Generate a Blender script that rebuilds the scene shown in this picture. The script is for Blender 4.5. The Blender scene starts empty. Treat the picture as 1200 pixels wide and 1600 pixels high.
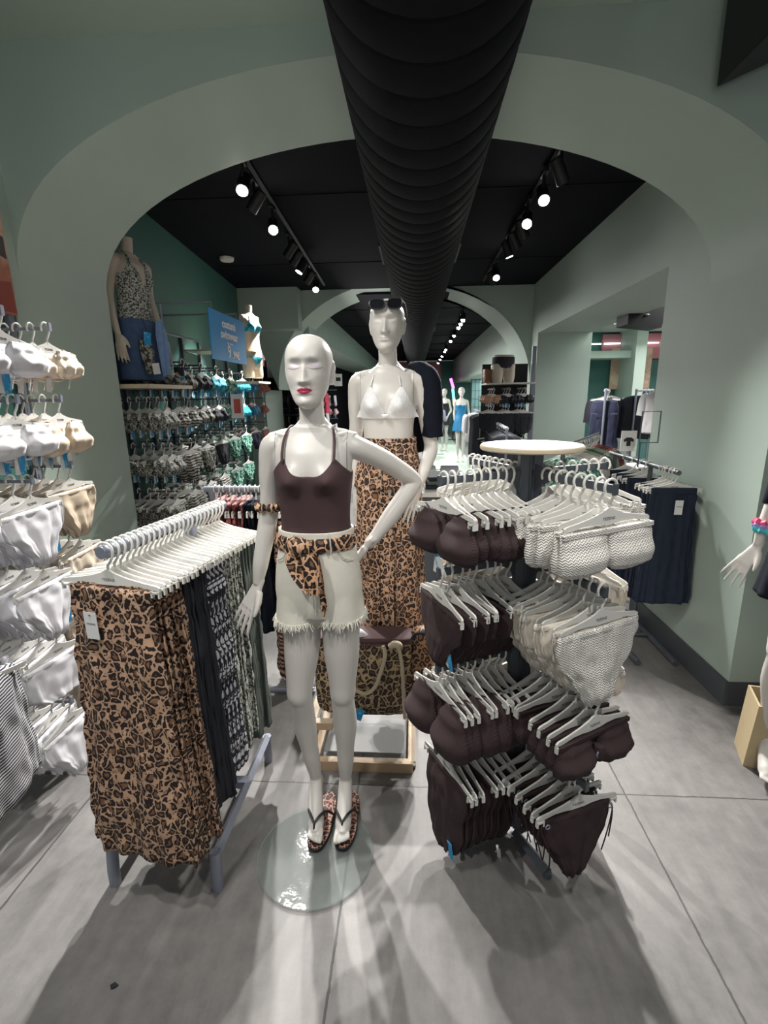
import bpy, math, random
import numpy as np
from mathutils import Vector, Matrix, noise as mnoise
random.seed(7)
S = bpy.context.scene
COL = S.collection
PI = math.pi
# ------------------------------------------------------------------ camera
cam_d = bpy.data.cameras.new('camera'); cam = bpy.data.objects.new('camera', cam_d); COL.objects.link(cam)
Rc = [[0.9980767833149687, 0.06069316882633818, -0.012612448828933526],
      [-0.0017499885154558196, 0.23096562031531648, 0.9729603382320149],
      [0.0619650881371166, -0.971067053035051, 0.2306276357290702]]
M = Matrix(Rc).transposed().to_4x4(); M.translation = (0, 0, 1.6)
cam.matrix_world = M
cam_d.sensor_fit = 'VERTICAL'; cam_d.sensor_height = 36.0; cam_d.lens = 768/1600*36.0
cam_d.clip_start = 0.02; cam_d.clip_end = 200
S.camera = cam
# ------------------------------------------------------------------ world, exposure
w = bpy.data.worlds.new('world'); S.world = w; w.use_nodes = True
w.node_tree.nodes['Background'].inputs[0].default_value = (0.86, 0.93, 1.0, 1)
w.node_tree.nodes['Background'].inputs[1].default_value = 0.13
S.view_settings.view_transform = 'Standard'; S.view_settings.look = 'None'
S.view_settings.gamma = 1; S.view_settings.use_curve_mapping = False
S.view_settings.exposure = 0.08
SPOTS = dict(mid=380, near=74, far=300, fill=4.5)

# ------------------------------------------------------------------ materials
def new_mat(name):
    m = bpy.data.materials.new(name); m.use_nodes = True
    nt = m.node_tree; b = nt.nodes['Principled BSDF']
    return m, nt, b
def nd(nt, typ, **kw):
    n = nt.nodes.new(typ)
    for k, v in kw.items():
        if k in n.inputs.keys(): n.inputs[k].default_value = v
        else: setattr(n, k, v)
    return n
def mth(nt, op, a, b=None, c=None, clamp=False):
    n = nt.nodes.new('ShaderNodeMath'); n.operation = op; n.use_clamp = clamp
    for i, x in enumerate((a, b, c)):
        if x is None: continue
        if isinstance(x, (int, float)): n.inputs[i].default_value = x
        else: nt.links.new(x, n.inputs[i])
    return n.outputs[0]
def mixc(nt, f, a, b):
    n = nt.nodes.new('ShaderNodeMix'); n.data_type = 'RGBA'
    if isinstance(f, (int, float)): n.inputs[0].default_value = f
    else: nt.links.new(f, n.inputs[0])
    for i, x in ((6, a), (7, b)):
        if isinstance(x, tuple): n.inputs[i].default_value = (*x, 1)
        else: nt.links.new(x, n.inputs[i])
    return n.outputs[2]
def objco(nt, scale=(1, 1, 1)):
    t = nt.nodes.new('ShaderNodeTexCoord'); mp = nt.nodes.new('ShaderNodeMapping')
    mp.inputs['Scale'].default_value = scale
    nt.links.new(t.outputs['Object'], mp.inputs[0]); return mp.outputs[0]
def bump(nt, b, h, strength=.3, dist=.002):
    n = nt.nodes.new('ShaderNodeBump'); n.inputs['Strength'].default_value = strength
    n.inputs['Distance'].default_value = dist
    nt.links.new(h, n.inputs['Height']); nt.links.new(n.outputs[0], b.inputs['Normal'])
def noise(nt, vec, scale, detail=2, rough=.5):
    n = nt.nodes.new('ShaderNodeTexNoise'); n.inputs['Scale'].default_value = scale
    n.inputs['Detail'].default_value = detail; n.inputs['Roughness'].default_value = rough
    nt.links.new(vec, n.inputs['Vector']); return n.outputs['Fac'], n.outputs['Color']
def plain(name, col, rough=.6, metal=0, vary=.06, nscale=25, bmp=0, bscale=300, spec=.5, sheen=0):
    m, nt, b = new_mat(name)
    v = objco(nt)
    f, _ = noise(nt, v, nscale, 3)
    k = mth(nt, 'MULTIPLY_ADD', f, 2*vary, 1-vary)
    hsv = nt.nodes.new('ShaderNodeHueSaturation'); hsv.inputs['Color'].default_value = (*col, 1)
    nt.links.new(k, hsv.inputs['Value']); nt.links.new(hsv.outputs[0], b.inputs['Base Color'])
    b.inputs['Roughness'].default_value = rough; b.inputs['Metallic'].default_value = metal
    b.inputs['Specular IOR Level'].default_value = spec
    if sheen: b.inputs['Sheen Weight'].default_value = sheen
    if bmp:
        f2, _ = noise(nt, v, bscale, 2); bump(nt, b, f2, bmp, .002)
    return m
def leopard(name, scale=36, base=(.52, .325, .21), mid=(.22, .11, .06), dark=(.018, .010, .009), stretch=(1, 1, .85)):
    m, nt, b = new_mat(name)
    v = objco(nt, stretch)
    _, nc = noise(nt, v, scale*.9, 2)
    ad = nt.nodes.new('ShaderNodeVectorMath'); ad.operation = 'MULTIPLY_ADD'
    nt.links.new(nc, ad.inputs[0]); ad.inputs[1].default_value = (.9/scale,)*3; nt.links.new(v, ad.inputs[2])
    vo = nt.nodes.new('ShaderNodeTexVoronoi'); vo.inputs['Scale'].default_value = scale; vo.feature = 'DISTANCE_TO_EDGE'
    vo.inputs['Randomness'].default_value = .9
    nt.links.new(ad.outputs[0], vo.inputs['Vector'])
    f, _ = noise(nt, v, scale*2.4, 2)
    d2 = mth(nt, 'MULTIPLY_ADD', mth(nt, 'SUBTRACT', f, .5), .22, vo.outputs['Distance'])
    ring = mth(nt, 'GREATER_THAN', d2, .068)
    inner = mth(nt, 'GREATER_THAN', d2, .29)
    brk, _ = noise(nt, v, scale*1.7, 0)
    ring = mth(nt, 'MULTIPLY', ring, mth(nt, 'GREATER_THAN', brk, .345))
    c1 = mixc(nt, ring, base, dark)
    c2 = mixc(nt, mth(nt, 'MULTIPLY', inner, .9), c1, mid)
    nt.links.new(c2, b.inputs['Base Color'])
    b.inputs['Roughness'].default_value = .65
    ff, _ = noise(nt, v, 350, 1); bump(nt, b, ff, .15, .001)
    return m
def twotone(name, a, c, scale=90, thr=.5, kind='noise', rough=.7, stretch=(1, 1, 1), dist=3.0):
    m, nt, b = new_mat(name)
    v = objco(nt, stretch)
    if kind == 'noise': f, _ = noise(nt, v, scale, 3, .65)
    elif kind == 'edge':
        _, nc = noise(nt, v, scale*.5, 1)
        ad = nt.nodes.new('ShaderNodeVectorMath'); ad.operation = 'MULTIPLY_ADD'
        nt.links.new(nc, ad.inputs[0]); ad.inputs[1].default_value = (.04, .04, .04); nt.links.new(v, ad.inputs[2])
        vo = nt.nodes.new('ShaderNodeTexVoronoi'); vo.feature = 'DISTANCE_TO_EDGE'; vo.inputs['Scale'].default_value = scale
        nt.links.new(ad.outputs[0], vo.inputs['Vector']); f = vo.outputs['Distance']
    elif kind == 'wave':
        wv = nt.nodes.new('ShaderNodeTexWave'); wv.bands_direction = 'Z'; wv.inputs['Scale'].default_value = scale
        wv.inputs['Distortion'].default_value = dist; wv.inputs['Detail'].default_value = 2; wv.inputs['Detail Scale'].default_value = .8
        nt.links.new(v, wv.inputs['Vector']); f = wv.outputs['Fac']
    elif kind == 'cell':
        vo = nt.nodes.new('ShaderNodeTexVoronoi'); vo.inputs['Scale'].default_value = scale
        nt.links.new(v, vo.inputs['Vector']); f = vo.outputs['Distance']
    k = mth(nt, 'GREATER_THAN', f, thr)
    k2 = mth(nt, 'MULTIPLY_ADD', mth(nt, 'SUBTRACT', f, thr), 14, .5, clamp=True) if kind != 'x' else k
    nt.links.new(mixc(nt, k2, a, c), b.inputs['Base Color'])
    b.inputs['Roughness'].default_value = rough
    return m
def ribbed(name, col, freq=260, zig=False, strength=.5, rough=.8, sheen=.0):
    m, nt, b = new_mat(name)
    v = objco(nt); sep = nt.nodes.new('ShaderNodeSeparateXYZ'); nt.links.new(v, sep.inputs[0])
    x, y, z = sep.outputs
    if zig:
        t = mth(nt, 'PINGPONG', x, .006)
        u = mth(nt, 'MULTIPLY_ADD', t, .9, z)
        h = mth(nt, 'SINE', mth(nt, 'MULTIPLY', u, freq))
    else:
        h = mth(nt, 'SINE', mth(nt, 'MULTIPLY', mth(nt, 'ADD', x, mth(nt, 'MULTIPLY', z, .15)), freq*7))
    f, _ = noise(nt, v, 30, 2)
    b.inputs['Roughness'].default_value = rough
    k = mth(nt, 'MULTIPLY_ADD', f, .2, .9)
    hsv = nt.nodes.new('ShaderNodeHueSaturation'); hsv.inputs['Color'].default_value = (*col, 1)
    nt.links.new(k, hsv.inputs['Value']); nt.links.new(hsv.outputs[0], b.inputs['Base Color'])
    bump(nt, b, h, strength, .002)
    if sheen: b.inputs['Sheen Weight'].default_value = sheen
    return m
def glassy(name, col=(.85, .95, .93), rough=.03, alpha=.15):
    m, nt, b = new_mat(name)
    f, _ = noise(nt, objco(nt), 9, 4)
    b.inputs['Base Color'].default_value = (*col, 1); b.inputs['Alpha'].default_value = alpha
    b.inputs['Roughness'].default_value = rough; b.inputs['IOR'].default_value = 1.45
    bump(nt, b, f, .25, .01)
    return m
def emit(name, col, s):
    m, nt, b = new_mat(name)
    b.inputs['Base Color'].default_value = (*col, 1)
    b.inputs['Emission Color'].default_value = (*col, 1); b.inputs['Emission Strength'].default_value = s
    f, _ = noise(nt, objco(nt), 20, 1); nt.links.new(mth(nt, 'MULTIPLY_ADD', f, .1, .3), b.inputs['Roughness'])
    return m

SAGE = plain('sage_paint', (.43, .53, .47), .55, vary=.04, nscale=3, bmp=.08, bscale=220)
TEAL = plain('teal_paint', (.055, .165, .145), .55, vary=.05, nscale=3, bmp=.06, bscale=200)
BLACKC = plain('black_ceiling', (.004, .0045, .008), .9, spec=.15, vary=.2, nscale=4)
DUCT = plain('black_duct_fabric', (.0075, .008, .010), .9, spec=.12, vary=.25, nscale=40, bmp=.3, bscale=400)
BLACKM = plain('black_metal', (.010, .010, .012), .5, vary=.1)
GREYM = plain('grey_coated_metal', (.26, .28, .34), .4, metal=.35, vary=.04)
DGREYM = plain('dark_grey_metal', (.11, .125, .145), .45, metal=.4, vary=.05)
WHITEP = plain('white_plastic', (.72, .71, .67), .35, vary=.03)
CLEARP = glassy('clear_plastic', (.8, .85, .85), .08, .35)
PRINT = plain('black_print', (.02, .02, .02), .6)
TAGW = plain('white_card', (.78, .78, .78), .6, vary=.04)
TAGB = twotone('blue_card', (.02, .30, .62), (.15, .55, .80), 30, .55)
WOOD = plain('light_wood', (.42, .30, .19), .55, vary=.15, nscale=12)
PALEW = plain('pale_wood', (.60, .51, .37), .5, vary=.08, nscale=10)
GREYBASE = plain('grey_skirting', (.075, .085, .095), .5)
BROWN = ribbed('brown_ribbed', (.034, .017, .019), 300, strength=.25, rough=.85)
BROWNT = ribbed('brown_knit', (.062, .032, .034), 500, strength=.15, rough=.8)
IVORY = ribbed('ivory_zigzag', (.80, .77, .72), 900, zig=True, strength=.8)
IVORYP = plain('ivory_satin', (.76, .70, .61), .5, vary=.08)
BEIGE = plain('beige_satin', (.56, .46, .35), .35, vary=.15, nscale=18)
BEIGE2 = plain('cream_satin', (.66, .57, .46), .35, vary=.12, nscale=18)
WHITEF = plain('white_fabric', (.64, .63, .66), .6, vary=.05)
BLACKF = plain('black_fabric', (.014, .016, .024), .8, vary=.2)
NAVY = plain('navy_fabric', (.010, .018, .040), .85, vary=.25)
NAVY2 = plain('dark_navy_fabric', (.005, .007, .014), .9, spec=.2, vary=.25)
SAGEF = plain('grey_green_fabric', (.085, .105, .095), .85, vary=.15)
OLIVEF = plain('pale_green_fabric', (.30, .36, .27), .85, vary=.1)
LEO = leopard('leopard_print', 38)
LEO2 = leopard('leopard_print_belt', 32, base=(.66, .40, .24))
LEOS = leopard('leopard_print_small', 50, base=(.50, .26, .19), mid=(.14, .05, .05))
LEOB = leopard('leopard_print_khaki', 34, base=(.40, .29, .16), mid=(.12, .08, .04))
SNAKE = twotone('black_white_snake_print', (.02, .02, .03), (.72, .72, .76), 46, .14, 'edge', stretch=(1, 1, .8))
SNAKE.name = 'black_white_snake_print'
CAMO = twotone('grey_speckled_print', (.035, .04, .035), (.48, .50, .45), 95, .50)
CAMO2 = twotone('grey_camo_print', (.025, .03, .025), (.36, .36, .30), 34, .52)
CAMO3 = twotone('grey_zebra_print', (.03, .03, .03), (.46, .45, .40), 14, .5, 'wave', dist=6)
ZEBRA = twotone('brown_zebra_print', (.015, .01, .01), (.36, .20, .14), 11, .5, 'wave', dist=7)
FLORAL = twotone('red_floral_print', (.40, .10, .09), (.10, .03, .03), 45, .45, 'cell')
STRIPE = twotone('navy_white_stripes', (.02, .02, .05), (.7, .7, .7), 34, .5, 'wave', dist=0)
TURQ = twotone('turquoise_print', (.01, .16, .22), (.04, .45, .60), 40, .5)
GREENP = twotone('green_white_print', (.02, .14, .10), (.35, .62, .50), 45, .52)
BLUEF = plain('bright_blue_fabric', (.01, .18, .38), .5, vary=.1)
PURPLEF = plain('deep_purple_fabric', (.02, .015, .06), .6)
TANF = plain('skin_tone_fabric', (.55, .33, .22), .6)
TERRA = plain('terracotta_fabric', (.36, .13, .10), .7)
DENIMW = plain('off_white_denim', (.74, .72, .63), .85, vary=.05, nscale=60, bmp=.3, bscale=700)
DENIM = plain('blue_denim', (.055, .10, .20), .85, vary=.3, nscale=30, bmp=.3, bscale=600)
DENIML = plain('light_blue_denim', (.20, .32, .55), .85, vary=.2, nscale=30)
BLACKR = plain('black_rubber', (.012, .012, .013), .5)
ROPE = twotone('cream_rope', (.60, .52, .40), (.40, .33, .24), 60, .5, 'wave', stretch=(1, 1, 1), dist=1)
GLASS = glassy('green_glass', (.34, .40, .38), .05, .28)
CLEARG = glassy('clear_glass', (.7, .76, .74), .01, .10)
PAPER = plain('kraft_paper', (.50, .40, .24), .75, vary=.06)
PINK = plain('pink_paint', (.52, .20, .24), .6)
PALEG = plain('pale_green_floor', (.45, .55, .47), .5)
LAMPE = emit('lamp_lens', (1, .97, .92), 60)
STRIPL = emit('light_strip', (.85, 1, .95), 3)
NEONP = emit('neon_pink', (1, .1, .8), 6); NEONG = emit('neon_green', (.1, 1, .6), 4); NEONY = emit('neon_yellow', (1, .95, .3), 5)
SIGNB = plain('blue_sign_card', (.01, .30, .72), .4, vary=.1, nscale=2)
LENS = plain('dark_lens', (.008, .008, .012), .05, vary=0); LENS.node_tree.nodes['Principled BSDF'].inputs['Specular IOR Level'].default_value = .8

def body_mat():
    m, nt, b = new_mat('mannequin_plastic')
    v = objco(nt); sep = nt.nodes.new('ShaderNodeSeparateXYZ'); nt.links.new(v, sep.inputs[0]); x, y, z = sep.outputs
    ax = mth(nt, 'ABSOLUTE', x)
    # seams where the arms join the trunk
    s = mth(nt, 'LESS_THAN', mth(nt, 'ABSOLUTE', mth(nt, 'SUBTRACT', ax, .113)), .0011)
    s = mth(nt, 'MULTIPLY', s, mth(nt, 'GREATER_THAN', z, 1.345)); s = mth(nt, 'MULTIPLY', s, mth(nt, 'LESS_THAN', z, 1.5))
    col = mixc(nt, s, (.58, .555, .52), (.20, .19, .18))
    # eyelid tint
    front = mth(nt, 'LESS_THAN', y, -.03)
    ex = mth(nt, 'DIVIDE', mth(nt, 'SUBTRACT', ax, .031), .020); ez = mth(nt, 'DIVIDE', mth(nt, 'SUBTRACT', z, 1.6745), .0085)
    r2 = mth(nt, 'ADD', mth(nt, 'MULTIPLY', ex, ex), mth(nt, 'MULTIPLY', ez, ez))
    lid = mth(nt, 'MULTIPLY', mth(nt, 'SUBTRACT', 1, r2, clamp=True), front)
    # lash line : a parabola
    curve = mth(nt, 'MULTIPLY_ADD', mth(nt, 'MULTIPLY', ex, ex), .0042, 1.6655)
    dl = mth(nt, 'ABSOLUTE', mth(nt, 'SUBTRACT', z, curve))
    lash = mth(nt, 'MULTIPLY', mth(nt, 'LESS_THAN', dl, .0010), mth(nt, 'LESS_THAN', mth(nt, 'ABSOLUTE', ex), 1.05))
    lash = mth(nt, 'MULTIPLY', lash, front)
    # lips
    lx = mth(nt, 'DIVIDE', x, .024)
    lx2 = mth(nt, 'MULTIPLY', lx, lx)
    up = mth(nt, 'MULTIPLY', mth(nt, 'SUBTRACT', 1, lx2), .0085)
    dip = mth(nt, 'MULTIPLY', mth(nt, 'SUBTRACT', 1, mth(nt, 'MULTIPLY', ax, 180), clamp=True), .0018)
    up = mth(nt, 'SUBTRACT', up, dip)
    dn = mth(nt, 'MULTIPLY', mth(nt, 'SUBTRACT', 1, lx2), -.0105)
    zz = mth(nt, 'SUBTRACT', z, 1.6050)
    lip = mth(nt, 'MULTIPLY', mth(nt, 'MULTIPLY', mth(nt, 'LESS_THAN', zz, up), mth(nt, 'GREATER_THAN', zz, dn)), front)
    lip = mth(nt, 'MULTIPLY', lip, mth(nt, 'LESS_THAN', lx2, 1))
    mouth = mth(nt, 'MULTIPLY', mth(nt, 'MULTIPLY', mth(nt, 'LESS_THAN', mth(nt, 'ABSOLUTE', zz), .0009), lip), 1)
    attr = nt.nodes.new('ShaderNodeAttribute'); attr.attribute_type = 'OBJECT'; attr.attribute_name = 'makeup'
    mk = attr.outputs['Fac']
    col = mixc(nt, mth(nt, 'MULTIPLY', mth(nt, 'MULTIPLY', lid, .8), mk), col, (.58, .47, .60))
    col = mixc(nt, mth(nt, 'MULTIPLY', lash, mth(nt, 'MULTIPLY_ADD', mk, .7, .1)), col, (.12, .05, .08))
    col = mixc(nt, mth(nt, 'MULTIPLY', lip, mk), col, (.42, .035, .085))
    col = mixc(nt, mth(nt, 'MULTIPLY', mouth, mk), col, (.20, .01, .03))
    nt.links.new(col, b.inputs['Base Color'])
    b.inputs['Roughness'].default_value = .38
    return m
BODY = body_mat()
BODY2 = plain('torso_plastic', (.52, .46, .38), .45, vary=.02)

def floor_mat():
    m, nt, b = new_mat('polished_concrete')
    v = objco(nt); sep = nt.nodes.new('ShaderNodeSeparateXYZ'); nt.links.new(v, sep.inputs[0]); x, y, z = sep.outputs
    f1, _ = noise(nt, v, 1.6, 6, .6); f2, _ = noise(nt, v, 14, 5, .7); f3, _ = noise(nt, v, 160, 2)
    v2 = objco(nt, (9, 1.2, 1)); f4, _ = noise(nt, v2, 3, 4, .6)
    s = mth(nt, 'ADD', mth(nt, 'MULTIPLY', f1, .5), mth(nt, 'ADD', mth(nt, 'MULTIPLY', f2, .3), mth(nt, 'MULTIPLY', f4, .2)))
    s = mth(nt, 'MULTIPLY_ADD', mth(nt, 'SUBTRACT', s, .5), 3.0, .5, clamp=True)
    c = mixc(nt, s, (.098, .094, .091), (.245, .234, .226))
    wob = mth(nt, 'MULTIPLY', mth(nt, 'SUBTRACT', f2, .5), .012)
    def line(coord, at, wd):
        return mth(nt, 'LESS_THAN', mth(nt, 'ABSOLUTE', mth(nt, 'SUBTRACT', mth(nt, 'ADD', coord, wob), at)), wd)
    L = line(x, .862, .0035)
    for cc, at, wd in ((x, -.235, .004), (y, 1.745, .003), (x, -1.335, .004), (y, 4.9, .004), (y, 8, .004)):
        L = mth(nt, 'MAXIMUM', L, line(cc, at, wd))
    c = mixc(nt, mth(nt, 'MULTIPLY', L, .8), c, (.03, .03, .03))
    stain = mth(nt, 'MULTIPLY', mth(nt, 'GREATER_THAN', f2, .69), .35)
    c = mixc(nt, stain, c, (.10, .10, .10))
    nt.links.new(c, b.inputs['Base Color'])
    nt.links.new(mth(nt, 'MULTIPLY_ADD', f2, .3, .38), b.inputs['Roughness'])
    h = mth(nt, 'SUBTRACT', mth(nt, 'MULTIPLY', f3, .1), L)
    bump(nt, b, h, .5, .003)
    return m
FLOORM = floor_mat()

# ------------------------------------------------------------------ mesh helpers
class MB:
    def __init__(s): s.v = []; s.f = []; s.mi = []; s.cur = 0
    def add(s, vs, fs):
        o = len(s.v); s.v += [tuple(p) for p in vs]; s.f += [tuple(i+o for i in f) for f in fs]; s.mi += [s.cur]*len(fs); return s
    def box(s, c, d, rz=0, rx=0, ry=0):
        R = Matrix.Rotation(rz, 3, 'Z') @ Matrix.Rotation(rx, 3, 'X') @ Matrix.Rotation(ry, 3, 'Y')
        vs = [Vector(c)+R @ Vector((sx*d[0]/2, sy*d[1]/2, sz*d[2]/2)) for sx in (-1, 1) for sy in (-1, 1) for sz in (-1, 1)]
        return s.add(vs, [(0, 1, 3, 2), (4, 6, 7, 5), (0, 4, 5, 1), (2, 3, 7, 6), (0, 2, 6, 4), (1, 5, 7, 3)])
    def rings(s, rs, closed=False):
        n = len(rs[0]); vs = [p for r in rs for p in r]; fs = []
        for i in range(len(rs)-1 if not closed else len(rs)):
            a = i*n; b = ((i+1) % len(rs))*n
            for j in range(n): fs.append((a+j, a+(j+1) % n, b+(j+1) % n, b+j))
        if not closed:
            fs.append(tuple(range(n-1, -1, -1))); fs.append(tuple(range((len(rs)-1)*n, len(rs)*n)))
        return s.add(vs, fs)
    def tube(s, pts, r, n=8, closed=False, flat=1.0, up=None, smooth=0):
        pts = [Vector(p) for p in pts]
        rr = list(r) if isinstance(r, (list, tuple)) else [r]*len(pts)
        if smooth: pts, rr = catmull(pts, rr, smooth)
        rs = []; N = len(pts); u = None
        for i, p in enumerate(pts):
            if closed: d = pts[(i+1) % N]-pts[i-1]
            else: d = pts[min(i+1, N-1)]-pts[max(i-1, 0)]
            if d.length < 1e-9: d = Vector((0, 0, 1))
            d.normalize()
            if u is None:
                u = Vector(up) if up else (Vector((0, 0, 1)) if abs(d.z) < .9 else Vector((1, 0, 0)))
            u = (u-d*u.dot(d))
            if u.length < 1e-6: u = d.orthogonal()
            u.normalize(); v = d.cross(u)
            rs.append([p+u*(math.cos(t)*rr[i])+v*(math.sin(t)*rr[i]*flat) for t in [2*PI*k/n for k in range(n)]])
        return s.rings(rs, closed)
    def lathe(s, prof, c=(0, 0, 0), n=32):
        c = Vector(c)
        return s.rings([[c+Vector((math.cos(t)*r, math.sin(t)*r, z)) for t in [2*PI*k/n for k in range(n)]] for r, z in prof])
    def prism(s, outline, y0, y1, axis='y'):
        n = len(outline)
        if axis == 'y': f = lambda p, t: (p[0], t, p[1])
        elif axis == 'x': f = lambda p, t: (t, p[0], p[1])
        else: f = lambda p, t: (p[0], p[1], t)
        vs = [f(p, y0) for p in outline]+[f(p, y1) for p in outline]
        fs = [tuple(range(n)), tuple(range(2*n-1, n-1, -1))]+[(i, i+n, (i+1) % n+n, (i+1) % n) for i in range(n)]
        return s.add(vs, fs)
    def mesh(s, name, mats, smooth=True, bevel=0):
        me = bpy.data.meshes.new(name); me.from_pydata(s.v, [], s.f)
        if not isinstance(mats, (list, tuple)): mats = [mats]
        for m in mats: me.materials.append(m)
        for i, p in enumerate(me.polygons): p.material_index = s.mi[i]; p.use_smooth = smooth
        import bmesh
        bm = bmesh.new(); bm.from_mesh(me); bmesh.ops.recalc_face_normals(bm, faces=bm.faces); bm.to_mesh(me); bm.free()
        return me
    def build(s, name, mats, parent=None, smooth=True, link=True, loc=None, sub=0, bevel=0, auto=True):
        me = s.mesh(name, mats, smooth)
        if smooth and auto:
            try: me.set_sharp_from_angle(angle=math.radians(42))
            except Exception: pass
        o = bpy.data.objects.new(name, me)
        if link: COL.objects.link(o)
        if parent: o.parent = parent
        if loc: o.location = loc
        if bevel:
            m = o.modifiers.new('bevel', 'BEVEL'); m.width = bevel; m.segments = 2; m.limit_method = 'ANGLE'
        if sub:
            m = o.modifiers.new('sub', 'SUBSURF'); m.levels = sub; m.render_levels = sub
        return o
def catmull(pts, rr, k):
    P, Rr = [], []
    n = len(pts)
    for i in range(n-1):
        p0, p1, p2, p3 = pts[max(i-1, 0)], pts[i], pts[i+1], pts[min(i+2, n-1)]
        for j in range(k):
            t = j/k
            P.append(.5*((2*p1)+(p2-p0)*t+(2*p0-5*p1+4*p2-p3)*t*t+(3*p1-p0-3*p2+p3)*t**3))
            a, b = rr[i], rr[i+1]; q = t*t*(3-2*t); Rr.append(a+(b-a)*q)
    P.append(pts[-1]); Rr.append(rr[-1]); return P, Rr
def setp(o, label=None, cat=None, group=None, kind=None):
    if label: o['label'] = label
    if cat: o['category'] = cat
    if group: o['group'] = group
    if kind: o['kind'] = kind
    return o
def empty(name, loc=(0, 0, 0), rz=0, label=None, cat=None, group=None, link=True):
    o = bpy.data.objects.new(name, None); o.empty_display_size = .05
    if link: COL.objects.link(o)
    o.location = loc; o.rotation_euler = (0, 0, rz); return setp(o, label, cat, group)
def struct(name, mb, mat, **k):
    o = mb.build(name, mat, smooth=k.pop('smooth', False), **k); o['kind'] = 'structure'; return o
def text(name, body, size, mat, loc, rot, parent=None, ext=.0006, align='CENTER', link=True, bold=0):
    c = bpy.data.curves.new(name, 'FONT'); c.body = body; c.size = size; c.extrude = ext
    c.align_x = align; c.align_y = 'CENTER'; c.resolution_u = 2; c.offset = bold
    t = bpy.data.objects.new(name+'_src', c); COL.objects.link(t)
    bpy.context.view_layer.update()
    me = bpy.data.meshes.new_from_object(t.evaluated_get(bpy.context.evaluated_depsgraph_get()))
    bpy.data.objects.remove(t); me.materials.clear(); me.materials.append(mat)
    o = bpy.data.objects.new(name, me)
    if link: COL.objects.link(o)
    o.location = loc; o.rotation_euler = rot
    if parent: o.parent = parent
    return o

# ------------------------------------------------------------------ THE SETTING
WX, LX = 1.62, -1.82
WL = lambda y: -2.03-.095*(y-3)
m = MB(); m.box((0, 12, -.05), (16, 30, .1)); struct('floor', m, FLOORM)
m = MB(); m.box((0, .6, 3.11), (8, 3.5, .1)); struct('ceiling', m, SAGE)
m = MB(); m.box((0, 5.155, 3.09), (5.6, 4.3, .1))
for yy in (4.0, 5.9): m.box((0, yy, 3.038), (4.4, .012, .006))
struct('ceiling_middle', m, BLACKC)
# vault between the front room and the middle room
def arch_outline(cx, hw, z0, h, wx0, wx1, ztop, n=40):
    pts = [(wx0, z0)] if wx0 < cx-hw-1e-4 else []
    arc = []
    for i in range(n+1):
        t = PI-PI*i/n
        c, s_ = math.cos(t), math.sin(t)
        arc.append((cx+hw*c, min(ztop-.002, z0+h*(abs(s_)**.92))))
    return arc
def arch(name, cx, hw, z0, h, y0, y1, wx0, wx1, ztop, mat):
    arc = arch_outline(cx, hw, z0, h, wx0, wx1, ztop); m = MB()
    n = len(arc)
    top = [(wx0+(wx1-wx0)*i/(n-1), ztop) for i in range(n)]
    vs = [(x, y0, z) for x, z in arc]+[(x, y1, z) for x, z in arc]+[(x, y0, z) for x, z in top]+[(x, y1, z) for x, z in top]
    fs = []
    for i in range(n-1):
        fs += [(i, i+1, n+i+1, n+i), (2*n+i, 3*n+i, 3*n+i+1, 2*n+i+1), (i, 2*n+i, 2*n+i+1, i+1), (n+i, n+i+1, 3*n+i+1, 3*n+i)]
    fs += [(0, n, 3*n, 2*n), (n-1, 3*n-1, 4*n-1, 2*n-1)]
    m.add(vs, fs)
    o = m.build(name, mat, smooth=True); o['kind'] = 'structure'; return o
arch('wall_arch', -.1, 1.72, 2.17, .78, 2.35, 3.02, LX-.02, WX+.02, 3.075, SAGE)
# left wall of the front room (with dark display bay) and its pier
m = MB(); m.box((LX-.10, 2.66, 1.53), (.2, .74, 3.06)); struct('wall_left_pier', m, SAGE, bevel=.004)
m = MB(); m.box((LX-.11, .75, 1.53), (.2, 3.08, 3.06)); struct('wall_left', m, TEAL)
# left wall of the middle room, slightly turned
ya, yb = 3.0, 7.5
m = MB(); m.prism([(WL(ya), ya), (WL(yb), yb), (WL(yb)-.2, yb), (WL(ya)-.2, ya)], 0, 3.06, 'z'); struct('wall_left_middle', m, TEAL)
# right wall : front return, solid stretch, opening with lintel, end
m = MB(); m.box((WX+.10, 2.945, 1.53), (.2, 1.15, 3.06)); struct('wall_right', m, SAGE)
m = MB(); m.box((WX+.35, 5.24, 2.72), (.7, 3.44, .68)); struct('wall_right_lintel', m, SAGE)
m = MB(); m.box((WX+.35, 7.23, 1.53), (.7, .56, 3.06)); struct('wall_right_pier', m, SAGE)
m = MB(); m.box((WX+1.55, 2.45, 1.53), (2.9, .14, 3.06)); struct('wall_right_return', m, SAGE)
m = MB(); m.box((WX-.006, 2.95, .07), (.012, 1.16, .14)); struct('baseboard_right', m, GREYBASE)
m = MB(); m.box((WX+1.4, 2.374, .07), (2.8, .012, .14)); struct('baseboard_right_return', m, GREYBASE)
# second arch
arch('wall_far_arch', -.18, 1.80, 1.70, 1.44, 7.3, 8.25, WL(7.3)-.1, WX+.02, 3.075, SAGE)
m = MB(); m.box((WL(7.3)+.1, 7.775, .85), (.30, .95, 1.7)); struct('wall_far_left_pier', m, SAGE)
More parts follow.
